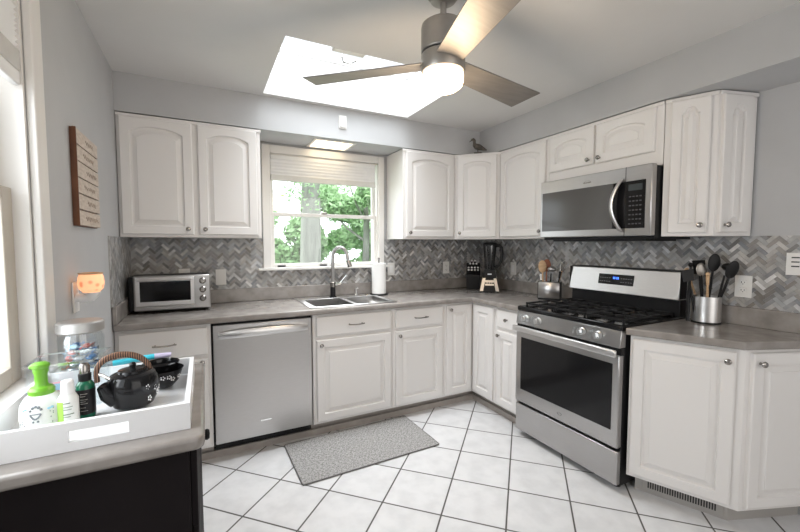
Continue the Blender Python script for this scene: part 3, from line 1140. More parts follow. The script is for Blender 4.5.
# paper towels
r = thing('paper_towel_holder', 'dark round base holding the paper towel roll upright', 'holder', (1.810, -.142, .9155))
MB().lathe([(0, 0), (.080, 0), (.080, .008), (.074, .013), (0, .013)], 28).build('base', 'satin', r)
MB().lathe([(0, .013), (.006, .013), (.006, .305), (.010, .310), (.008, .322), (0, .325)], 12).build('rod', 'nickel', r)
ro = MB()
for (ra, rb) in ((.018, .062),):
    ro.lathe([(rb, 0), (rb, .262), (ra, .262), (ra, 0), (rb, 0)], 36, caps=False)
tag(ro.build('paper_towel_roll', 'paper', loc=(1.810, -.142, .929)), 'white paper towel roll standing beside the sink window', 'paper towels')


# ================================================================== outlets and wall plates
def plate(loc, rz, label, kind='outlet', w=.072, h=.118, name='wall_outlet', cat='outlet', group=None):
    r = thing(name, label, cat, loc, rz)
    MB().box(-w / 2, w / 2, -.006, 0, -h / 2, h / 2).build('plate', 'plate', r, bevel=.002)
    if kind == 'outlet':
        for z in (-.021, .021):
            f = MB().box(-.017, .017, -.0085, -.006, z - .014, z + .014).build('socket', 'plate', r, bevel=.003)
            MB().box(-.008, -.0055, -.0092, -.0084, z - .003, z + .006).box(.0055, .008, -.0092, -.0084, z - .002, z + .005)\
                .box(-.002, .002, -.0092, -.0084, z - .010, z - .006).build('slot', 'slot', f)
    elif kind == 'switch':
        MB().box(-.016, .016, -.009, -.006, -.033, .033).build('rocker', 'white', r, bevel=.002)
    return r


yb = -.0076
plate((.565, yb, 1.108), 0, 'blank beige wall plate on the tile right of the toaster oven', 'blank', name='wall_plate', cat='wall plate')
plate((.325, yb, 1.120), 0, 'white outlet mostly hidden behind the toaster oven', 'outlet')
plate((1.992, yb, 1.127), 0, 'white rocker switch on the tile right of the sink window', 'switch', name='light_switch', cat='switch')
plate((2.600, yb, 1.124), 0, 'white outlet left of the knife block on the back tile', 'outlet')
plate((W - .0076, -.450, 1.125), -PI / 2, 'white switch plate on the tile right of the blender', 'switch', name='light_switch', cat='switch')
plate((W - .0076, -2.195, 1.127), -PI / 2, 'white double outlet on the right wall beside the utensil crock', 'outlet', w=.076, h=.120)
r = plate((W - .0076, -2.402, 1.258), -PI / 2, 'white wall device with three dark slots at the right edge', 'blank', w=.080, h=.112, name='wall_device', cat='wall device')
sl_ = MB()
for z in (-.012, .010, .032):
    sl_.box(-.020, .010, -.0068, -.0058, z - .003, z + .003)
sl_.build('slot', 'slot', r)
r = plate((1.422, -SD - .0005, 2.283), 0, 'small white sensor box on the soffit under the skylight', 'blank', w=.062, h=.10, name='wall_sensor', cat='sensor')
MB().box(-.022, .022, -.018, -.006, -.038, .038).build('sensor_cover', 'white', r, bevel=.003)

# recessed light in soffit
r = thing('recessed_light', 'lit square ceiling panel in the soffit above the sink window', 'light', (1.385, -.165, UT + .004))
r.scale = (.88, .92, 1)
MB().box(-.19, -.165, -.145, .145, -.008, 0).box(.165, .19, -.145, .145, -.008, 0).box(-.165, .165, -.145, -.122, -.008, 0)\
    .box(-.165, .165, .122, .145, -.008, 0).build('frame', 'plate', r, bevel=.002)
MB().box(-.165, .165, -.122, .122, -.005, -.001).build('diffuser', 'panel', r)

# ================================================================== ceiling fan
r = thing('ceiling_fan', 'brushed nickel three-blade ceiling fan with lit frosted bowl', 'ceiling fan', (1.340, -1.850, 2.006))
H = CEIL - 2.006
MB().lathe([(0, H), (.066, H), (.066, H - .030), (.050, H - .052), (.018, H - .060), (0, H - .060)], 32).build('canopy', 'fan', r)
MB().lathe([(0, H - .058), (.0125, H - .058), (.0125, .240), (0, .240)], 16).build('downrod', 'fan', r)
mh = MB().lathe([(0, .244), (.030, .244), (.034, .238), (.076, .236), (.087, .228), (.089, .218), (.089, .126), (.086, .122), (0, .122)], 48).build('motor_housing', 'fan', r)
MB().lathe([(0, .121), (.080, .121), (.080, .115), (0, .115)], 40).build('seam', 'slot', mh)
MB().lathe([(0, .114), (.087, .114), (.089, .110), (.089, .054), (.085, .046), (0, .046)], 48).build('light_kit', 'fan', r)
MB().lathe([(0, .045), (.080, .045), (.083, .035), (.083, .008), (.078, -.008), (.060, -.021), (.030, -.028), (0, -.030)], 40).build('light_bowl', 'bulb', r)
for a_ in (137, 13, -103):
    mb = MB()
    a0 = R(a_)
    mb.m = Matrix.Rotation(a0, 4, 'Z') @ Matrix.Translation((0, 0, .080)) @ Matrix.Rotation(R(-11), 4, 'X')
    mb.prism([(.075, -.055), (.612, -.077), (.594, .077), (.075, .055)], -.003, .003)
    bo = mb.build('blade', 'blade', r, bevel=.0015)
lp = bpy.data.lights.new('fan_bulb', 'POINT')
lp.energy = 8
lp.color = (1, .76, .50)
lp.shadow_soft_size = .10
lo = bpy.data.objects.new('fan_bulb', lp)
lo.location = (1.332, -1.848, 1.88)
COL.objects.link(lo)

# ================================================================== rug
rg = MB()
poly = []
w2_, d2_, rr_ = .462, .245, .012
for cxx, cyy, a0 in ((w2_ - rr_, d2_ - rr_, 0), (-w2_ + rr_, d2_ - rr_, 90), (-w2_ + rr_, -d2_ + rr_, 180), (w2_ - rr_, -d2_ + rr_, 270)):
    for k_ in range(5):
        a_ = R(a0 + k_ * 22.5)
        poly.append((cxx + rr_ * math.cos(a_), cyy + rr_ * math.sin(a_)))
r = tag(rg.prism(poly, 0, .009).build('floor_mat', 'rug', loc=(1.372, -.842, .0005), rz=R(1.5), bevel=.003),
        'grey woven kitchen mat on the white tiles before the sink', 'mat')
pp = [Vector((a, b, .006)) for a, b in poly]
MB().tube([p for p in pp] + [pp[0]], .004, 6, caps=False).build('binding', mat('mat_binding', (.16, .155, .15), .9), r)


# ================================================================== toaster oven
r = thing('toaster_oven', 'stainless steel toaster oven with three knobs in the left corner', 'toaster oven', (.058, -.335, .9155), R(-1))
MB().box(-.030, .425, .02, .27, .015, .235).build('body', 'satin', r, bevel=.008)
for x in (.03, .40):
    for y in (.04, .24):
        MB().lathe([(.012, 0), (.012, .016)], 12, (x, y, 0)).build('foot', 'satin', r)
ff = MB().box(0, .430, -.004, .022, .018, .242).build('front_frame', 'steel', r, bevel=.008)
dd = MB().box(.012, .335, -.014, -.004, .050, .230).build('door', 'steel_light', r, bevel=.003)
MB().box(.036, .315, -.016, -.013, .078, .205).build('window', 'black', dd, bevel=.002)
MB().tube([(.030, -.015, .216), (.030, -.040, .216), (.060, -.042, .216), (.290, -.042, .216), (.318, -.040, .216), (.318, -.015, .216)], .007, 10).build('handle', 'steel_light', dd)
MB().box(.012, .335, -.008, -.003, .024, .044).build('crumb_tray', 'steel', r, bevel=.002)
for z in (.200, .142, .084):
    MB().lathe([(0, 0), (.021, 0), (.021, -.004), (.016, -.008), (.014, -.022), (.011, -.024), (0, -.024)], 20, (.385, -.004, z), 'y').build('knob', 'nickel', r)

# ================================================================== knife block + knives
kb_o = Vector((2.830, -.150, .9155))
kz = R(-38)
r = thing('knife_block', 'black knife block full of knives in the back corner', 'knife block', kb_o, kz)
r.scale = (1.22, 1, 1)
blk = MB().add([(-.055, -.065, 0), (.055, -.065, 0), (.055, .075, 0), (-.055, .075, 0),
                (-.055, -.065, .140), (.055, -.065, .140), (.055, .045, .255), (-.055, .045, .255), (.055, .075, .22), (-.055, .075, .22)],
               [(0, 3, 2, 1), (0, 1, 5, 4), (4, 5, 6, 7), (7, 6, 8, 9), (2, 3, 9, 8), (1, 2, 8, 6, 5), (0, 4, 7, 9, 3)])
blk.build('block', 'satin', r, bevel=.004)
nrm = Vector((0, -.115, .110)).normalized()
alng = Vector((0, .110, .115)).normalized()
Rz = Matrix.Rotation(kz, 4, 'Z')
cnt = 0
rows = [(.022, 4, .085), (.052, 4, .085), (.095, 3, .10), (.130, 2, .11)]
for s_, num, ln in rows:
    for k_ in range(num):
        xx = (k_ - (num - 1) / 2) * .026
        base = Vector((xx * 1.15, -.065, .140)) + alng * s_ + nrm * .0012
        wpos = kb_o + (Rz @ base)
        e = thing('kitchen_knife', 'black-handled knife with steel end cap standing in the knife block', 'knife', wpos, kz, 'knives in the black block')
        L_ = ln * .55
        MB().tube([(0, 0, 0), nrm * L_], .0085, 8, sx=.7).build('handle', 'satin', e)
        MB().tube([nrm * L_, nrm * (L_ + .006)], .0100, 8, sx=.9).build('end_cap', 'white', e)
# ================================================================== blender
r = thing('blender', 'black countertop blender with tall clear jar in the corner', 'blender', (2.825, -.400, .9155), R(-40))
MB().prism([(-.085, -.085), (.085, -.085), (.085, .085), (-.085, .085)], .012, .130, [(-.062, -.055), (.062, -.055), (.062, .065), (-.062, .065)])\
    .box(-.088, .088, -.088, .088, 0, .012).build('motor_base', 'satin', r, bevel=.006)
kp = MB().add([(-.045, -.0865, .014), (.045, -.0865, .014), (.038, -.072, .060), (-.038, -.072, .060), (-.045, -.070, .014), (.045, -.070, .014), (.038, -.06, .06), (-.038, -.06, .06)],
              [(0, 1, 2, 3), (7, 6, 5, 4), (0, 4, 5, 1), (1, 5, 6, 2), (2, 6, 7, 3), (3, 7, 4, 0)])
kp.build('front_recess', 'satin', r)
fz = lambda z: -.0862 + (z - .012) / .118 * .030
lg = MB()
for sg in (-1, 1):
    lg.add([(sg * x, fz(z) - d, z) for z, xs in ((.012, (.056, .086)), (.128, (.036, .060))) for x in xs for d in (.003, -.004)],
           [(0, 1, 3, 2), (4, 5, 7, 6), (0, 4, 6, 2), (1, 3, 7, 5), (0, 1, 5, 4), (2, 6, 7, 3)])
lg.add([(sx_ * .040, fz(z) - d, z) for z in (.062, .110) for sx_ in (-1, 1) for d in (.004, -.004)],
       [(0, 1, 3, 2), (4, 5, 7, 6), (0, 4, 6, 2), (1, 3, 7, 5), (0, 1, 5, 4), (2, 6, 7, 3)])
lg.build('silver_trim', 'steel', r)
bt = MB()
for k_ in range(4):
    bt.box(-.040 + k_ * .021, -.023 + k_ * .021, -.0745, -.060, .078, .090)
bt.build('button_row', 'satin', r)
MB().prism([(-.062, -.056), (.062, -.056), (.062, .062), (-.062, .062)], .130, .205, [(-.048, -.045), (.048, -.045), (.048, .05), (-.048, .05)]).build('collar', 'satin', r, bevel=.006)
MB().box(-.018, .018, -.0555, -.046, .160, .170).build('badge', 'white', r)
jr = MB()
n_ = 20
prof_ = [(.044, .205), (.060, .43), (.057, .43), (.041, .208)]
jr.lathe(prof_, 20, caps=False)
jr.build('jar', thin_glass('smoked_plastic', (.40, .41, .42), .10, .06), r)
MB().tube([(0, 0, .206), (0, 0, .40)], [.014, .010], 8).build('blade_shaft', 'satin', r)
MB().lathe([(0, .430), (.063, .430), (.064, .445), (.058, .455), (.030, .458), (0, .458)], 24).build('lid', 'satin', r)
MB().tube([(.055, 0, .425), (.085, 0, .428), (.105, 0, .41), (.108, 0, .36), (.104, 0, .29), (.085, 0, .245), (.046, 0, .225)], [.012, .012, .011, .010, .010, .010, .011], 10, sx=1.3).build('handle', 'satin', r)

# ================================================================== utensil holder (square, stainless) + utensils
hx, hy, hz = 2.905, -1.03, .9155
hr = R(-57)
r = thing('utensil_holder', 'rectangular stainless steel utensil holder left of the range', 'utensil holder', (hx, hy, hz), hr)
MB().box(-.082, .082, -.048, .048, 0, .014).build('base', 'satin', r, bevel=.002)
o = MB().box(-.080, .080, -.046, .046, .014, .142).build('box', 'steel', r, bevel=.003)
cut(o, MB().box(-.074, .074, -.040, .040, .020, .2))
MB().box(.0801, .0835, -.046, .046, .014, .142).box(-.0835, -.0801, -.046, .046, .014, .142).build('edge_strip', 'satin', r)


def utensil(base, rzb, lx, ly, tilt, name, label, cat, length, head, hm, sm, group=None):
    """a utensil standing in a holder, leaning by tilt=(dx,dy) per metre"""
    Rb = Matrix.Rotation(rzb, 4, 'Z')
    p0 = Vector(base) + Rb @ Vector((lx, ly, .026))
    e = thing(name, label, cat, p0, 0, group)
    d = (Rb @ Vector((tilt[0], tilt[1], 1))).normalized()
    zq = Vector((0, 0, 1)).rotation_difference(d)
    e.rotation_mode = 'QUATERNION'
    # flat heads face the camera
    from mathutils import Quaternion
    e.rotation_quaternion = zq @ Quaternion((0, 0, 1), R(-35))
    MB().tube([(0, 0, 0), (0, 0, length * .55), (0, 0, length * .78)], [.0055, .0062, .0045], 8).build('handle', sm, e)
    mb = MB()
    L = length
    if head == 'spoon':
        mb.ball((0, 0, L * .88), (.026, .007, .038))
    elif head == 'spatula':
        mb.prism([(-.028, -.002), (.028, -.002), (.028, .002), (-.028, .002)], L * .76, L, [(-.034, -.002), (.034, -.002), (.034, .002), (-.034, .002)])
    elif head == 'paddle':
        mb.ball((0, 0, L * .86), (.032, .006, .050))
    elif head == 'ladle':
        mb.ball((0, -.018, L * .93), (.034, .030, .022))
    elif head == 'whisk':
        for k_ in range(6):
            a = PI * k_ / 6
            pts = []
            for j in range(13):
                t = j / 12 * PI
                pts.append((math.cos(a) * .022 * math.sin(t) * (1 if j <= 6 else -1) if False else math.cos(a) * .024 * math.sin(2 * PI * j / 24 * 1) * 1.0,
                            math.sin(a) * .024 * math.sin(2 * PI * j / 24), L * .76 + .085 * (1 - math.cos(t)) / 2))
            mb.tube(pts, .0012, 5)
    elif head == 'knobend':
        mb.tube([(0, 0, L * .76), (0, 0, L * .93), (0, 0, L)], [.007, .009, .006], 10)
        mb.ball((0, 0, L), .011)
    mb.build('head', hm, e)
    return e


B_ = (hx, hy, hz)
utensil(B_, hr, -.045, -.01, (-.05, 0), 'wooden_spoon', 'wooden paddle spoon, leftmost in the rectangular steel holder', 'spoon', .275, 'paddle', 'wood', 'wood')
utensil(B_, hr, -.030, .018, (.0, .05), 'wooden_spatula', 'dark red wooden spatula in the rectangular steel holder', 'spatula', .285, 'paddle', 'redwood', 'redwood')
utensil(B_, hr, .002, -.006, (.04, 0), 'ladle', 'steel ladle in the middle of the rectangular holder', 'ladle', .235, 'ladle', 'steel', 'satin')
utensil(B_, hr, .035, .006, (.25, .1), 'whisk', 'thin wire whisk leaning right in the rectangular holder', 'whisk', .270, 'whisk', 'nickel', 'wood')
utensil(B_, hr, .050, -.012, (.14, 0), 'serving_spoon', 'black-handled serving spoon at the right in the rectangular holder', 'spoon', .195, 'knobend', 'satin', 'satin')
utensil(B_, hr, -.062, .012, (-.05, 0), 'peeler', 'short black and white peeler handle in the rectangular holder', 'peeler', .165, 'knobend', 'white', 'satin')

# ================================================================== utensil crock + utensils
kx, ky_ = 2.968, -2.074
r = thing('utensil_crock', 'round stainless steel utensil crock right of the range', 'utensil crock', (kx, ky_, .9155))
MB().lathe([(0, 0), (.068, 0), (.068, .010), (0, .010)], 32).build('base', 'satin', r)
MB().lathe([(.066, .010), (.066, .150), (.0625, .150), (.0625, .013), (0.001, .013)], 36, caps=False).build('cylinder', 'steel_light', r)
B_ = (kx, ky_, .9155)
utensil(B_, 0, .020, .030, (-.02, .30), 'wooden_spoon', 'wooden spoon behind the black tongs in the round crock', 'spoon', .285, 'spoon', 'wood', 'wood')
utensil(B_, 0, -.010, -.005, (.03, -.07), 'serving_spoon', 'large black spoon standing highest in the round crock', 'spoon', .365, 'paddle', 'satin', 'satin')
utensil(B_, 0, .008, -.025, (.03, -.28), 'serving_spoon', 'black spoon leaning to the right in the round crock', 'spoon', .335, 'paddle', 'satin', 'satin')
utensil(B_, 0, -.010, .010, (-.05, .05), 'slotted_spoon', 'grey steel spoon in the middle of the round crock', 'spoon', .310, 'spoon', 'fan', 'satin')
utensil(B_, 0, .010, .018, (.02, .12), 'spatula', 'black spatula behind the steel spoon in the round crock', 'spatula', .325, 'spatula', 'satin', 'satin')
utensil(B_, 0, -.030, -.018, (-.05, .00), 'wooden_fork', 'pale wooden handle at the front of the round crock', 'utensil', .250, 'knobend', 'wood', 'wood')
utensil(B_, 0, .030, -.022, (.18, -.10), 'ladle', 'black ladle between the two black spoons in the round crock', 'ladle', .315, 'ladle', 'satin', 'satin')
utensil(B_, 0, -.046, .030, (-.12, .14), 'turner', 'narrow black turner beside the tongs in the round crock', 'turner', .275, 'spatula', 'satin', 'satin')
# black tongs hanging over the rim
r = thing('tongs', 'long black tongs leaning on the left of the round crock', 'tongs', (kx - .038, ky_ + .074, .9155))
MB().tube([(0, 0, .004), (.004, .004, .15), (.014, .003, .315)], [.010, .008, .007], 8, sx=.6).build('tong_arm', 'steel', r)
MB().tube([(-.022, -.012, .004), (-.008, -.004, .16), (.010, -.001, .315)], [.011, .009, .007], 8, sx=.6).build('tong_arm', 'satin', r)
MB().ball((.012, .001, .322), .013).build('tong_hinge', 'black', r)

# ================================================================== bird on top of the corner cabinet
r = thing('bird_figurine', 'small dark shorebird figurine on top of the corner cabinet', 'figurine', (2.608, -.480, UT), R(-40))
r.scale = (1.08, 1.25, 1.0)
MB().box(-.030, .030, -.014, .014, -.0015, .006).build('stand', 'feather', r, bevel=.003)
MB().tube([(0, 0, .004), (0, 0, .032)], .004, 8).build('leg', 'feather', r)
MB().tube([(-.048, 0, .108), (-.047, 0, .116), (-.036, 0, .119), (-.028, 0, .110), (-.028, 0, .092), (-.026, 0, .074), (-.012, 0, .058), (.015, 0, .048), (.042, 0, .034), (.070, 0, .022)],
          [.006, .013, .016, .014, .013, .020, .030, .029, .018, .005], 12, sx=.85).build('body', 'feather', r)
MB().tube([(-.046, 0, .114), (-.062, 0, .106), (-.068, 0, .098)], [.005, .003, .0015], 8).build('beak', 'satin', r)

# ================================================================== wall sign
r = thing('wall_sign', 'whitewashed wooden plank sign with faded script on left wall', 'wall sign', (.001, -1.07, 1.43))
sx, sy0, sy1 = .022, -.185, .148
pn = 6
sign = MB()
for i in range(pn):
    z0 = i * .0642
    sign.box(.010, sx, sy0, sy1, z0 + .0035, z0 + .0622)
sign.build('plank_face', 'signwood', r, bevel=.0015)
MB().box(0, .010, sy0, sy1, 0, .386).box(.010, sx, sy0 - .006, sy0 - .0005, 0, .386).build('back_board', 'signedge', r)
rnd = random.Random(4)
tx = MB()
for i in range(pn):
    zc = i * .0642 + .033
    y = -.06 if i % 2 else -.10
    yend = .07 if i % 3 else .11
    pts = []
    t = 0
    while y < yend:
        pts.append((sx + .0006, y, zc + .010 * math.sin(t) * rnd.uniform(.5, 1.2)))
        y += .004
        t += .95
    tx.tube(pts, .0010, 5)
tx.build('faded_script', 'ink', r)

# ================================================================== wax warmer on left wall
r = thing('wall_outlet', 'white outlet plate on left wall behind the glowing wax warmer', 'outlet', (.001, -1.285, 1.150))
MB().box(0, .006, -.036, .036, -.060, .060).build('plate', 'plate', r, bevel=.002)
r = thing('wax_warmer', 'glowing orange floral plug-in wax warmer on the left wall', 'wax warmer', (.0075, -1.300, 1.152))
MB().tube([(0, 0, -.004), (.030, 0, -.008), (.045, 0, -.004), (.050, 0, .008), (.050, 0, .016)], [.016, .017, .020, .026, .030], 16).build('plug_base', 'white', r)
MB().lathe([(0, .016), (.026, .016), (.039, .030), (.043, .052), (.041, .074), (.036, .088), (.032, .088), (.034, .076), (.0, .074)], 28, (.050, 0, 0), caps=False).build('shade', 'warmer', r)
MB().lathe([(.036, .087), (.040, .089), (.040, .093), (.030, .093), (.028, .087)], 28, (.050, 0, 0), caps=False).build('dish_rim', 'wood', r)
lw = bpy.data.lights.new('warmer_bulb', 'POINT')
lw.energy = .25
lw.color = (1, .45, .2)
lw.shadow_soft_size = .02
lo = bpy.data.objects.new('warmer_bulb', lw)
lo.location = (.035, -1.300, 1.205)
COL.objects.link(lo)

# ================================================================== tray and what stands on it
tx0, tx1, ty0, ty1 = .032, .418, -2.168, -1.745
t_ = MB().box(tx0, tx1, ty0, ty1, .9158, .9788).build('tray', mat('tray_white', (.80, .80, .81), .35))
cut(t_, MB().box(tx0 + .012, tx1 - .012, ty0 + .012, ty1 - .012, .9258, 1.1))
cut(t_, MB().box(.190, .297, ty0 - .02, ty0 + .02, .935, .960))
cut(t_, MB().box(tx1 - .02, tx1 + .02, -2.00, -1.91, .935, .960))
tag(t_, 'white rectangular tray with handle slots holding bottles and teapot', 'tray')
TZ = .9263


def at_(x, y):
    return (x, y, TZ)


# foaming soap
r = thing('soap_bottle', 'white foaming soap bottle with lime green pump', 'soap bottle', at_(.112, -2.032))
r.scale = (.97, .97, 1.20)
MB().lathe([(0, 0), (.036, 0), (.041, .005), (.0425, .030), (.040, .052), (.032, .064), (.024, .070), (0, .070)], 36).build('bottle', 'bottle', r)


def onb(a, z, lift=.0006):
    rad = .0425 - max(0, z - .03) * .12 + lift
    return (rad * math.cos(R(a)), rad * math.sin(R(a)), z)


pr = MB()
for a, z, s_ in ((-100, .052, .0035), (-92, .054, .003), (-84, .052, .0035), (-78, .048, .003), (-106, .047, .003), (-98, .026, .0025), (-86, .026, .0025)):
    p = onb(a, z, 0)
    pr.ball(p, (s_, s_, s_ * .8), 8, 5)
pr.tube([onb(a, .040 - .009 * math.sin(PI * (a + 106) / 28)) for a in range(-106, -77, 4)], .0016, 6)
pr.tube([onb(a, .040) for a in range(-106, -77, 4)], .0010, 6)
pr.build('printed_bowl', 'label', r)
dots = MB()
rnd = random.Random(3)
for k_ in range(16):
    a = rnd.choice((-1, 1)) * rnd.uniform(22, 52) - 92
    dots.ball(onb(a, rnd.uniform(.018, .050), -.0006), (.0013, .0013, .0013), 6, 4)
dots.build('printed_dots', 'label', r)
leaf = MB()
for a, z in ((-128, .047), (-120, .050), (-58, .047), (-50, .048)):
    leaf.ball(onb(a, z, -.001), (.0045, .0035, .0024), 8, 5)
leaf.build('printed_leaves', 'sky', r)
MB().lathe([(0, .066), (.022, .066), (.0245, .069), (.025, .078), (.021, .083), (.0135, .085), (.0120, .090), (.0125, .108), (.0145, .112), (.0145, .120), (0, .120)], 28).build('pump_collar', 'green', r)
MB().lathe([(0, .119), (.0155, .119), (.0175, .122), (.0170, .127), (.012, .130), (0, .131)], 24).build('pump_head', 'green', r)
MB().tube([(-.005, 0, .123), (-.014, -.003, .124), (-.019, -.003, .121)], [.008, .0055, .004], 10).build('nozzle', 'green', r)
# white/green small bottle
r = thing('lotion_bottle', 'small white bottle with lime green side stripe on the tray', 'bottle', at_(.163, -2.050))
MB().lathe([(0, 0), (.018, 0), (.020, .004), (.020, .068), (.014, .080), (.012, .083), (0, .083)], 28).build('bottle', 'bottle', r)
MB().lathe([(0, .082), (.013, .082), (.0135, .086), (.012, .108), (.009, .112), (0, .113)], 24).build('cap', 'white', r)
st = MB()
vs, fs = [], []
for j, z in enumerate((.004, .066)):
    for k_ in range(7):
        a = R(-150 + k_ * 8)
        vs.append((.0204 * math.cos(a), .0204 * math.sin(a), z))
for k_ in range(6):
    fs.append((k_, k_ + 1, 7 + k_ + 1, 7 + k_))
st.add(vs, fs).build('side_stripe', 'lgreen', r)
tl = MB()
for k_, (z, l_) in enumerate(((.062, 14), (.053, 18), (.047, 16), (.036, 20), (.030, 14), (.020, 17), (.013, 12))):
    pts = [(.0206 * math.cos(R(-78 + q_ * 6 - 24)), .0206 * math.sin(R(-78 + q_ * 6 - 24)), z) for q_ in range(int(l_ / 2))]
    tl.tube(pts, .0011 if k_ in (0, 3) else .0007, 5)
tl.build('label_print', mat('print_green_grey', (.15, .22, .14), .6), r)
# green spray bottle
r = thing('spray_bottle', 'dark green spray bottle with silver cap on the tray', 'bottle', at_(.186, -2.005))
MB().lathe([(0, 0), (.017, 0), (.019, .004), (.019, .082), (.013, .092), (.011, .094), (0, .094)], 28).build('bottle', 'glass_green', r)
MB().lathe([(.0193, .012), (.0195, .012), (.0195, .074), (.0193, .074)], 28, caps=False).build('black_label', 'satin', r)
lt = MB()
for k_, z in enumerate((.064, .058, .050, .045, .040, .030, .022)):
    pts = [(.0198 * math.cos(R(-92 + q_ * 6 - 18)), .0198 * math.sin(R(-92 + q_ * 6 - 18)), z) for q_ in range(6 if k_ % 2 else 8)]
    lt.tube(pts, .0006, 4)
lt.build('label_print', 'kickgrey', r)
MB().lathe([(0, .093), (.013, .093), (.0135, .110), (.011, .112), (0, .112)], 20).build('collar', 'satin', r)
MB().lathe([(0, .111), (.011, .111), (.0115, .128), (.008, .136), (0, .138)], 20).build('spray_head', 'nickel', r)

# teapot
r = thing('teapot', 'glossy black teapot with wrapped cane handle and white blossoms', 'teapot', at_(.282, -1.985), R(0))
r.scale = (.86, .86, 1.25)
MB().lathe([(0, 0), (.034, 0), (.052, .008), (.064, .026), (.068, .044), (.066, .060), (.058, .072), (.040, .077), (0, .077)], 40).build('pot', 'black', r)
MB().lathe([(0, .077), (.040, .077), (.038, .081), (.018, .083), (.007, .084), (.009, .091), (.006, .095), (0, .096)], 28).build('lid', 'black', r)
MB().tube([(-.045, -.030, .034), (-.062, -.042, .046), (-.068, -.046, .062)], [.022, .017, .014], 14).build('spout', 'black', r)
hp = []
for j in range(19):
    t = PI * j / 18
    hp.append((-.064 * math.cos(t) - .020 - .016 * math.sin(t), -.020 * math.cos(t), .066 + .048 * math.sin(t) ** .75))
MB().tube(hp, .0068, 10).build('handle', 'strap', r)
for s_ in (-1, 1):
    MB().tube([(s_ * .048 - .006, s_ * .020, .068), (s_ * .056 - .014, s_ * .020, .078), (s_ * .062 - .020, s_ * .020, .082)], .004, 8).build('handle_lug', 'chrome', r)


def blossoms(parent, cx, zs, rad_at, a0, a1, n, seed, size=.006):
    rnd = random.Random(seed)
    mb = MB()
    for k_ in range(n):
        a = R(a0 + (a1 - a0) * (k_ + .5) / n + rnd.uniform(-4, 4))
        z = zs[0] + (zs[1] - zs[0]) * rnd.random()
        rr = rad_at(z)
        for p in range(5):
            b_ = 2 * PI * p / 5
            da = math.cos(b_) * size / rr
            mb.ball((cx[0] + rr * math.cos(a + da), cx[1] + rr * math.sin(a + da), z + size * math.sin(b_)), (size * .45, size * .45, size * .45), 7, 5)
    mb.build('white_blossom', 'white', parent)


blossoms(r, (0, 0), (.022, .050), lambda z: .0660, -60, 0, 5, 2, .0045)
r = thing('bowl', 'upper black bowl with white blossoms, nested behind the teapot', 'bowl', (.340, -1.868, TZ + .004))
MB().lathe([(0, .004), (.020, .0), (.024, .002), (.040, .020), (.051, .052), (.0535, .056), (.049, .052), (.038, .022), (.020, .008), (0.001, .008)], 36, caps=False).build('bowl_body', 'black', r)
blossoms(r, (0, 0), (.024, .040), lambda z: .0405 + (z - .02) * .34, -120, -20, 5, 5, .0048)
r = thing('bowl', 'lower black bowl of the nested pair behind the teapot', 'bowl', (.330, -1.815, TZ + .001))
MB().lathe([(0, .004), (.020, .0), (.024, .002), (.038, .020), (.048, .060), (.050, .064), (.046, .060), (.038, .022), (.020, .008), (0.001, .008)], 36, caps=False).build('bowl_body', 'black', r)
r = thing('marker', 'teal tube with lilac cap lying across the back of tray', 'tube', (.206, -1.800, .9920), R(6))
MB().tube([(0, 0, .009), (.105, .002, .013)], .0085, 14).build('barrel', 'teal', r)
MB().tube([(.105, .002, .013), (.150, .003, .012)], [.0088, .007], 14).build('cap', 'lilac', r)
MB().tube([(-.012, 0, .009), (0, 0, .009)], [.006, .008], 14).build('tip', 'label', r)

# clear bin with small things
r = thing('storage_bin', 'clear acrylic storage bin standing on the tray behind the bottles', 'bin', at_(.125, -1.870))
bn = MB()
bx0, bx1, by0_, by1_, bh = -.075, .075, -.060, .070, .125
q3 = .003
bn.box(bx0, bx1, by0_, by1_, 0, q3).box(bx0, bx0 + q3, by0_, by1_, q3, bh).box(bx1 - q3, bx1, by0_, by1_, q3, bh)\
    .box(bx0 + q3, bx1 - q3, by0_, by0_ + q3, q3, bh).box(bx0 + q3, bx1 - q3, by1_ - q3, by1_, q3, bh)
bn.build('bin_body', 'clear', r)
MB().box(bx0 - .004, bx1 + .004, by0_ - .004, by0_, bh - .006, bh).box(bx0 - .004, bx1 + .004, by1_, by1_ + .004, bh - .006, bh)\
    .box(bx0 - .004, bx0, by0_, by1_, bh - .006, bh).box(bx1, bx1 + .004, by0_, by1_, bh - .006, bh).build('rim', 'cover', r)


def candy(loc, m, rx, rzz, label, group, s=1.0):
    e = thing('wrapped_candy', label, 'candy', loc, 0, group)
    e.rotation_euler = (rx, 0, rzz)
    MB().ball((0, 0, 0), (.011 * s, .007 * s, .006 * s), 10, 6).build('sweet', m, e)
    fan = MB()
    for sg in (-1, 1):
        fan.add([(sg * .009 * s, -.001, 0), (sg * .009 * s, .001, 0), (sg * .019 * s, -.007 * s, .003 * s), (sg * .019 * s, .007 * s, -.003 * s), (sg * .020 * s, 0, -.004 * s)],
                [(0, 1, 3, 4, 2), (0, 2, 3, 1)])
    fan.build('twist', m, e)


rnd = random.Random(11)
for k_, (m_, n_) in enumerate((('pink', 'pink'), ('sky', 'pale blue'), ('foil', 'silver'))):
    candy((.085 + k_ * .016, -1.900 + .02 * k_, TZ + .012 + .0), m_, rnd.uniform(-.5, .5), rnd.uniform(0, 3), n_ + ' wrapped sweet at the bottom of the clear bin', 'loose sweets in the clear bin')
e = thing('paper_packet', 'pink and blue paper packet propped inside the clear bin', 'packet', (.085, -1.850, TZ + .0035), R(10))
MB().prism([(-.018, -.002), (.018, -.002), (.018, .002), (-.018, .002)], 0, .050).build('packet_body', 'pink', e, bevel=.001)
MB().box(-.016, .016, -.003, -.0018, .028, .046).build('packet_label', 'sky', e)

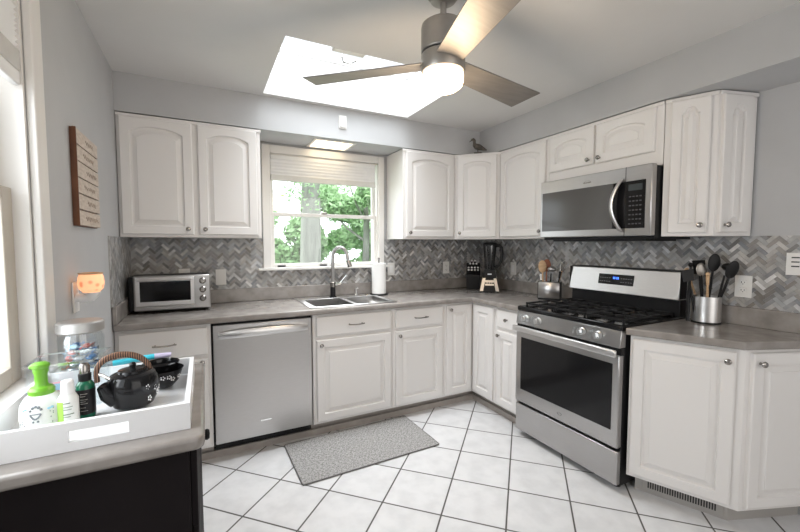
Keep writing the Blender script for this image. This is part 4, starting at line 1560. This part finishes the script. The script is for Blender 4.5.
# glass jar with metal lid
JX, JY = .104, -1.667
r = thing('glass_jar', 'large clear glass jar with silver metal lid beside the window', 'jar', (JX, JY, .9155))
MB().lathe([(.001, .002), (.054, .002), (.059, .008), (.059, .148), (.054, .158), (.054, .166), (.051, .166), (.051, .158), (.056, .146), (.056, .010), (.001, .008)], 40, caps=False).build('jar_body', 'clear', r)
MB().lathe([(0, .200), (.056, .200), (.061, .196), (.062, .170), (.059, .166), (0, .166)], 40).build('lid', mat('tin_lid', (.50, .49, .48), .42, .8), r)
cols = [('blue', 'blue'), ('sky', 'pale blue'), ('red', 'red'), ('foil', 'silver'), ('blue', 'blue'), ('foil', 'silver')]
placed = []
k_ = 0
for lay, (z, rad, nn) in enumerate(((.020, .034, 6), (.036, .032, 6), (.052, .034, 6), (.070, .034, 6), (.088, .034, 6), (.106, .032, 6), (.122, .022, 4))):
    for i in range(nn):
        a = 2 * PI * i / nn + lay * .4
        m_, n_ = cols[k_ % 6]
        k_ += 1
        candy((JX + rad * math.cos(a), JY + rad * math.sin(a), .9155 + z), m_, rnd.uniform(-.6, .6), a + PI / 2 + rnd.uniform(-.4, .4),
              n_ + ' wrapped sweet inside the large glass jar', n_ + ' sweets in the glass jar', 1.25)
for o in list(COL.objects):   # groups per colour need labels true of every member
    if o.get('category') == 'candy' and 'loose' in o.get('group', ''):
        del o['group']

# ================================================================== outside
struct(MB().box(-12, 14, .6, 26, -.6, -.5).build('garden_lawn', 'grass'))


def tree(x, y, h, rt, crown, label, seed, nleaf, ls_=1.0, lean=0):
    rnd = random.Random(seed)
    r = thing('garden_tree', label, 'tree', (x, y, -.5), 0)
    mb = MB()
    mb.tube([(0, 0, 0), (.03, 0, h * .3), (.06 + lean * .5, 0, h * .6), (.05 + lean, 0, h)], [rt * 1.25, rt, rt * .85, rt * .4], 14)
    for k in range(5):
        a = rnd.uniform(0, 2 * PI)
        z = h * rnd.uniform(.45, .8)
        L = rnd.uniform(.8, 1.6)
        mb.tube([(.05, 0, z), (.05 + L * .5 * math.cos(a), L * .5 * math.sin(a), z + L * .35), (.05 + L * math.cos(a), L * math.sin(a), z + L * .9)], [rt * .4, rt * .25, rt * .08], 8)
    mb.build('trunk', 'bark', r)
    vs, fs = [], []
    blobs = []
    for k in range(26):
        blobs.append((rnd.uniform(-1, 1) * crown[0], rnd.uniform(-1, 1) * crown[1], rnd.uniform(crown[2], crown[3]), rnd.uniform(.3, .65)))
    for k in range(nleaf):
        bx_, by_, bz_, br = rnd.choice(blobs)
        d = Vector((rnd.gauss(0, 1), rnd.gauss(0, 1), rnd.gauss(0, 1))).normalized() * br * rnd.random() ** .4
        c = Vector((bx_, by_, bz_)) + d
        s = rnd.uniform(.035, .075) * ls_
        u = Vector((rnd.gauss(0, 1), rnd.gauss(0, 1), rnd.gauss(0, 1))).normalized()
        v = u.orthogonal().normalized()
        i = len(vs)
        vs += [c - u * s, c + v * s * .45, c + u * s, c - v * s * .45]
        fs.append((i, i + 1, i + 2, i + 3))
    MB().add(vs, fs).build('foliage', 'leaf', r)


tree(2.26, 4.2, 5.2, .20, (.8, .6, 2.9, 5.2), 'grey-barked tree trunk seen through the left of the sink window', 3, 2600)
tree(5.1, 8.4, 3.6, .12, (1.7, .9, .4, 3.6), 'low leafy green tree seen through the right of sink window', 5, 18000, 2.4)
tree(2.6, 11.2, 3.2, .10, (1.6, .8, .4, 2.9), 'smaller leafy green tree beyond the grey trunk', 9, 12000, 2.6)
tree(7.6, 11.5, 3.6, .12, (1.9, .8, .2, 3.6), 'leafy green tree at the far right outside the sink window', 12, 12000, 2.6)
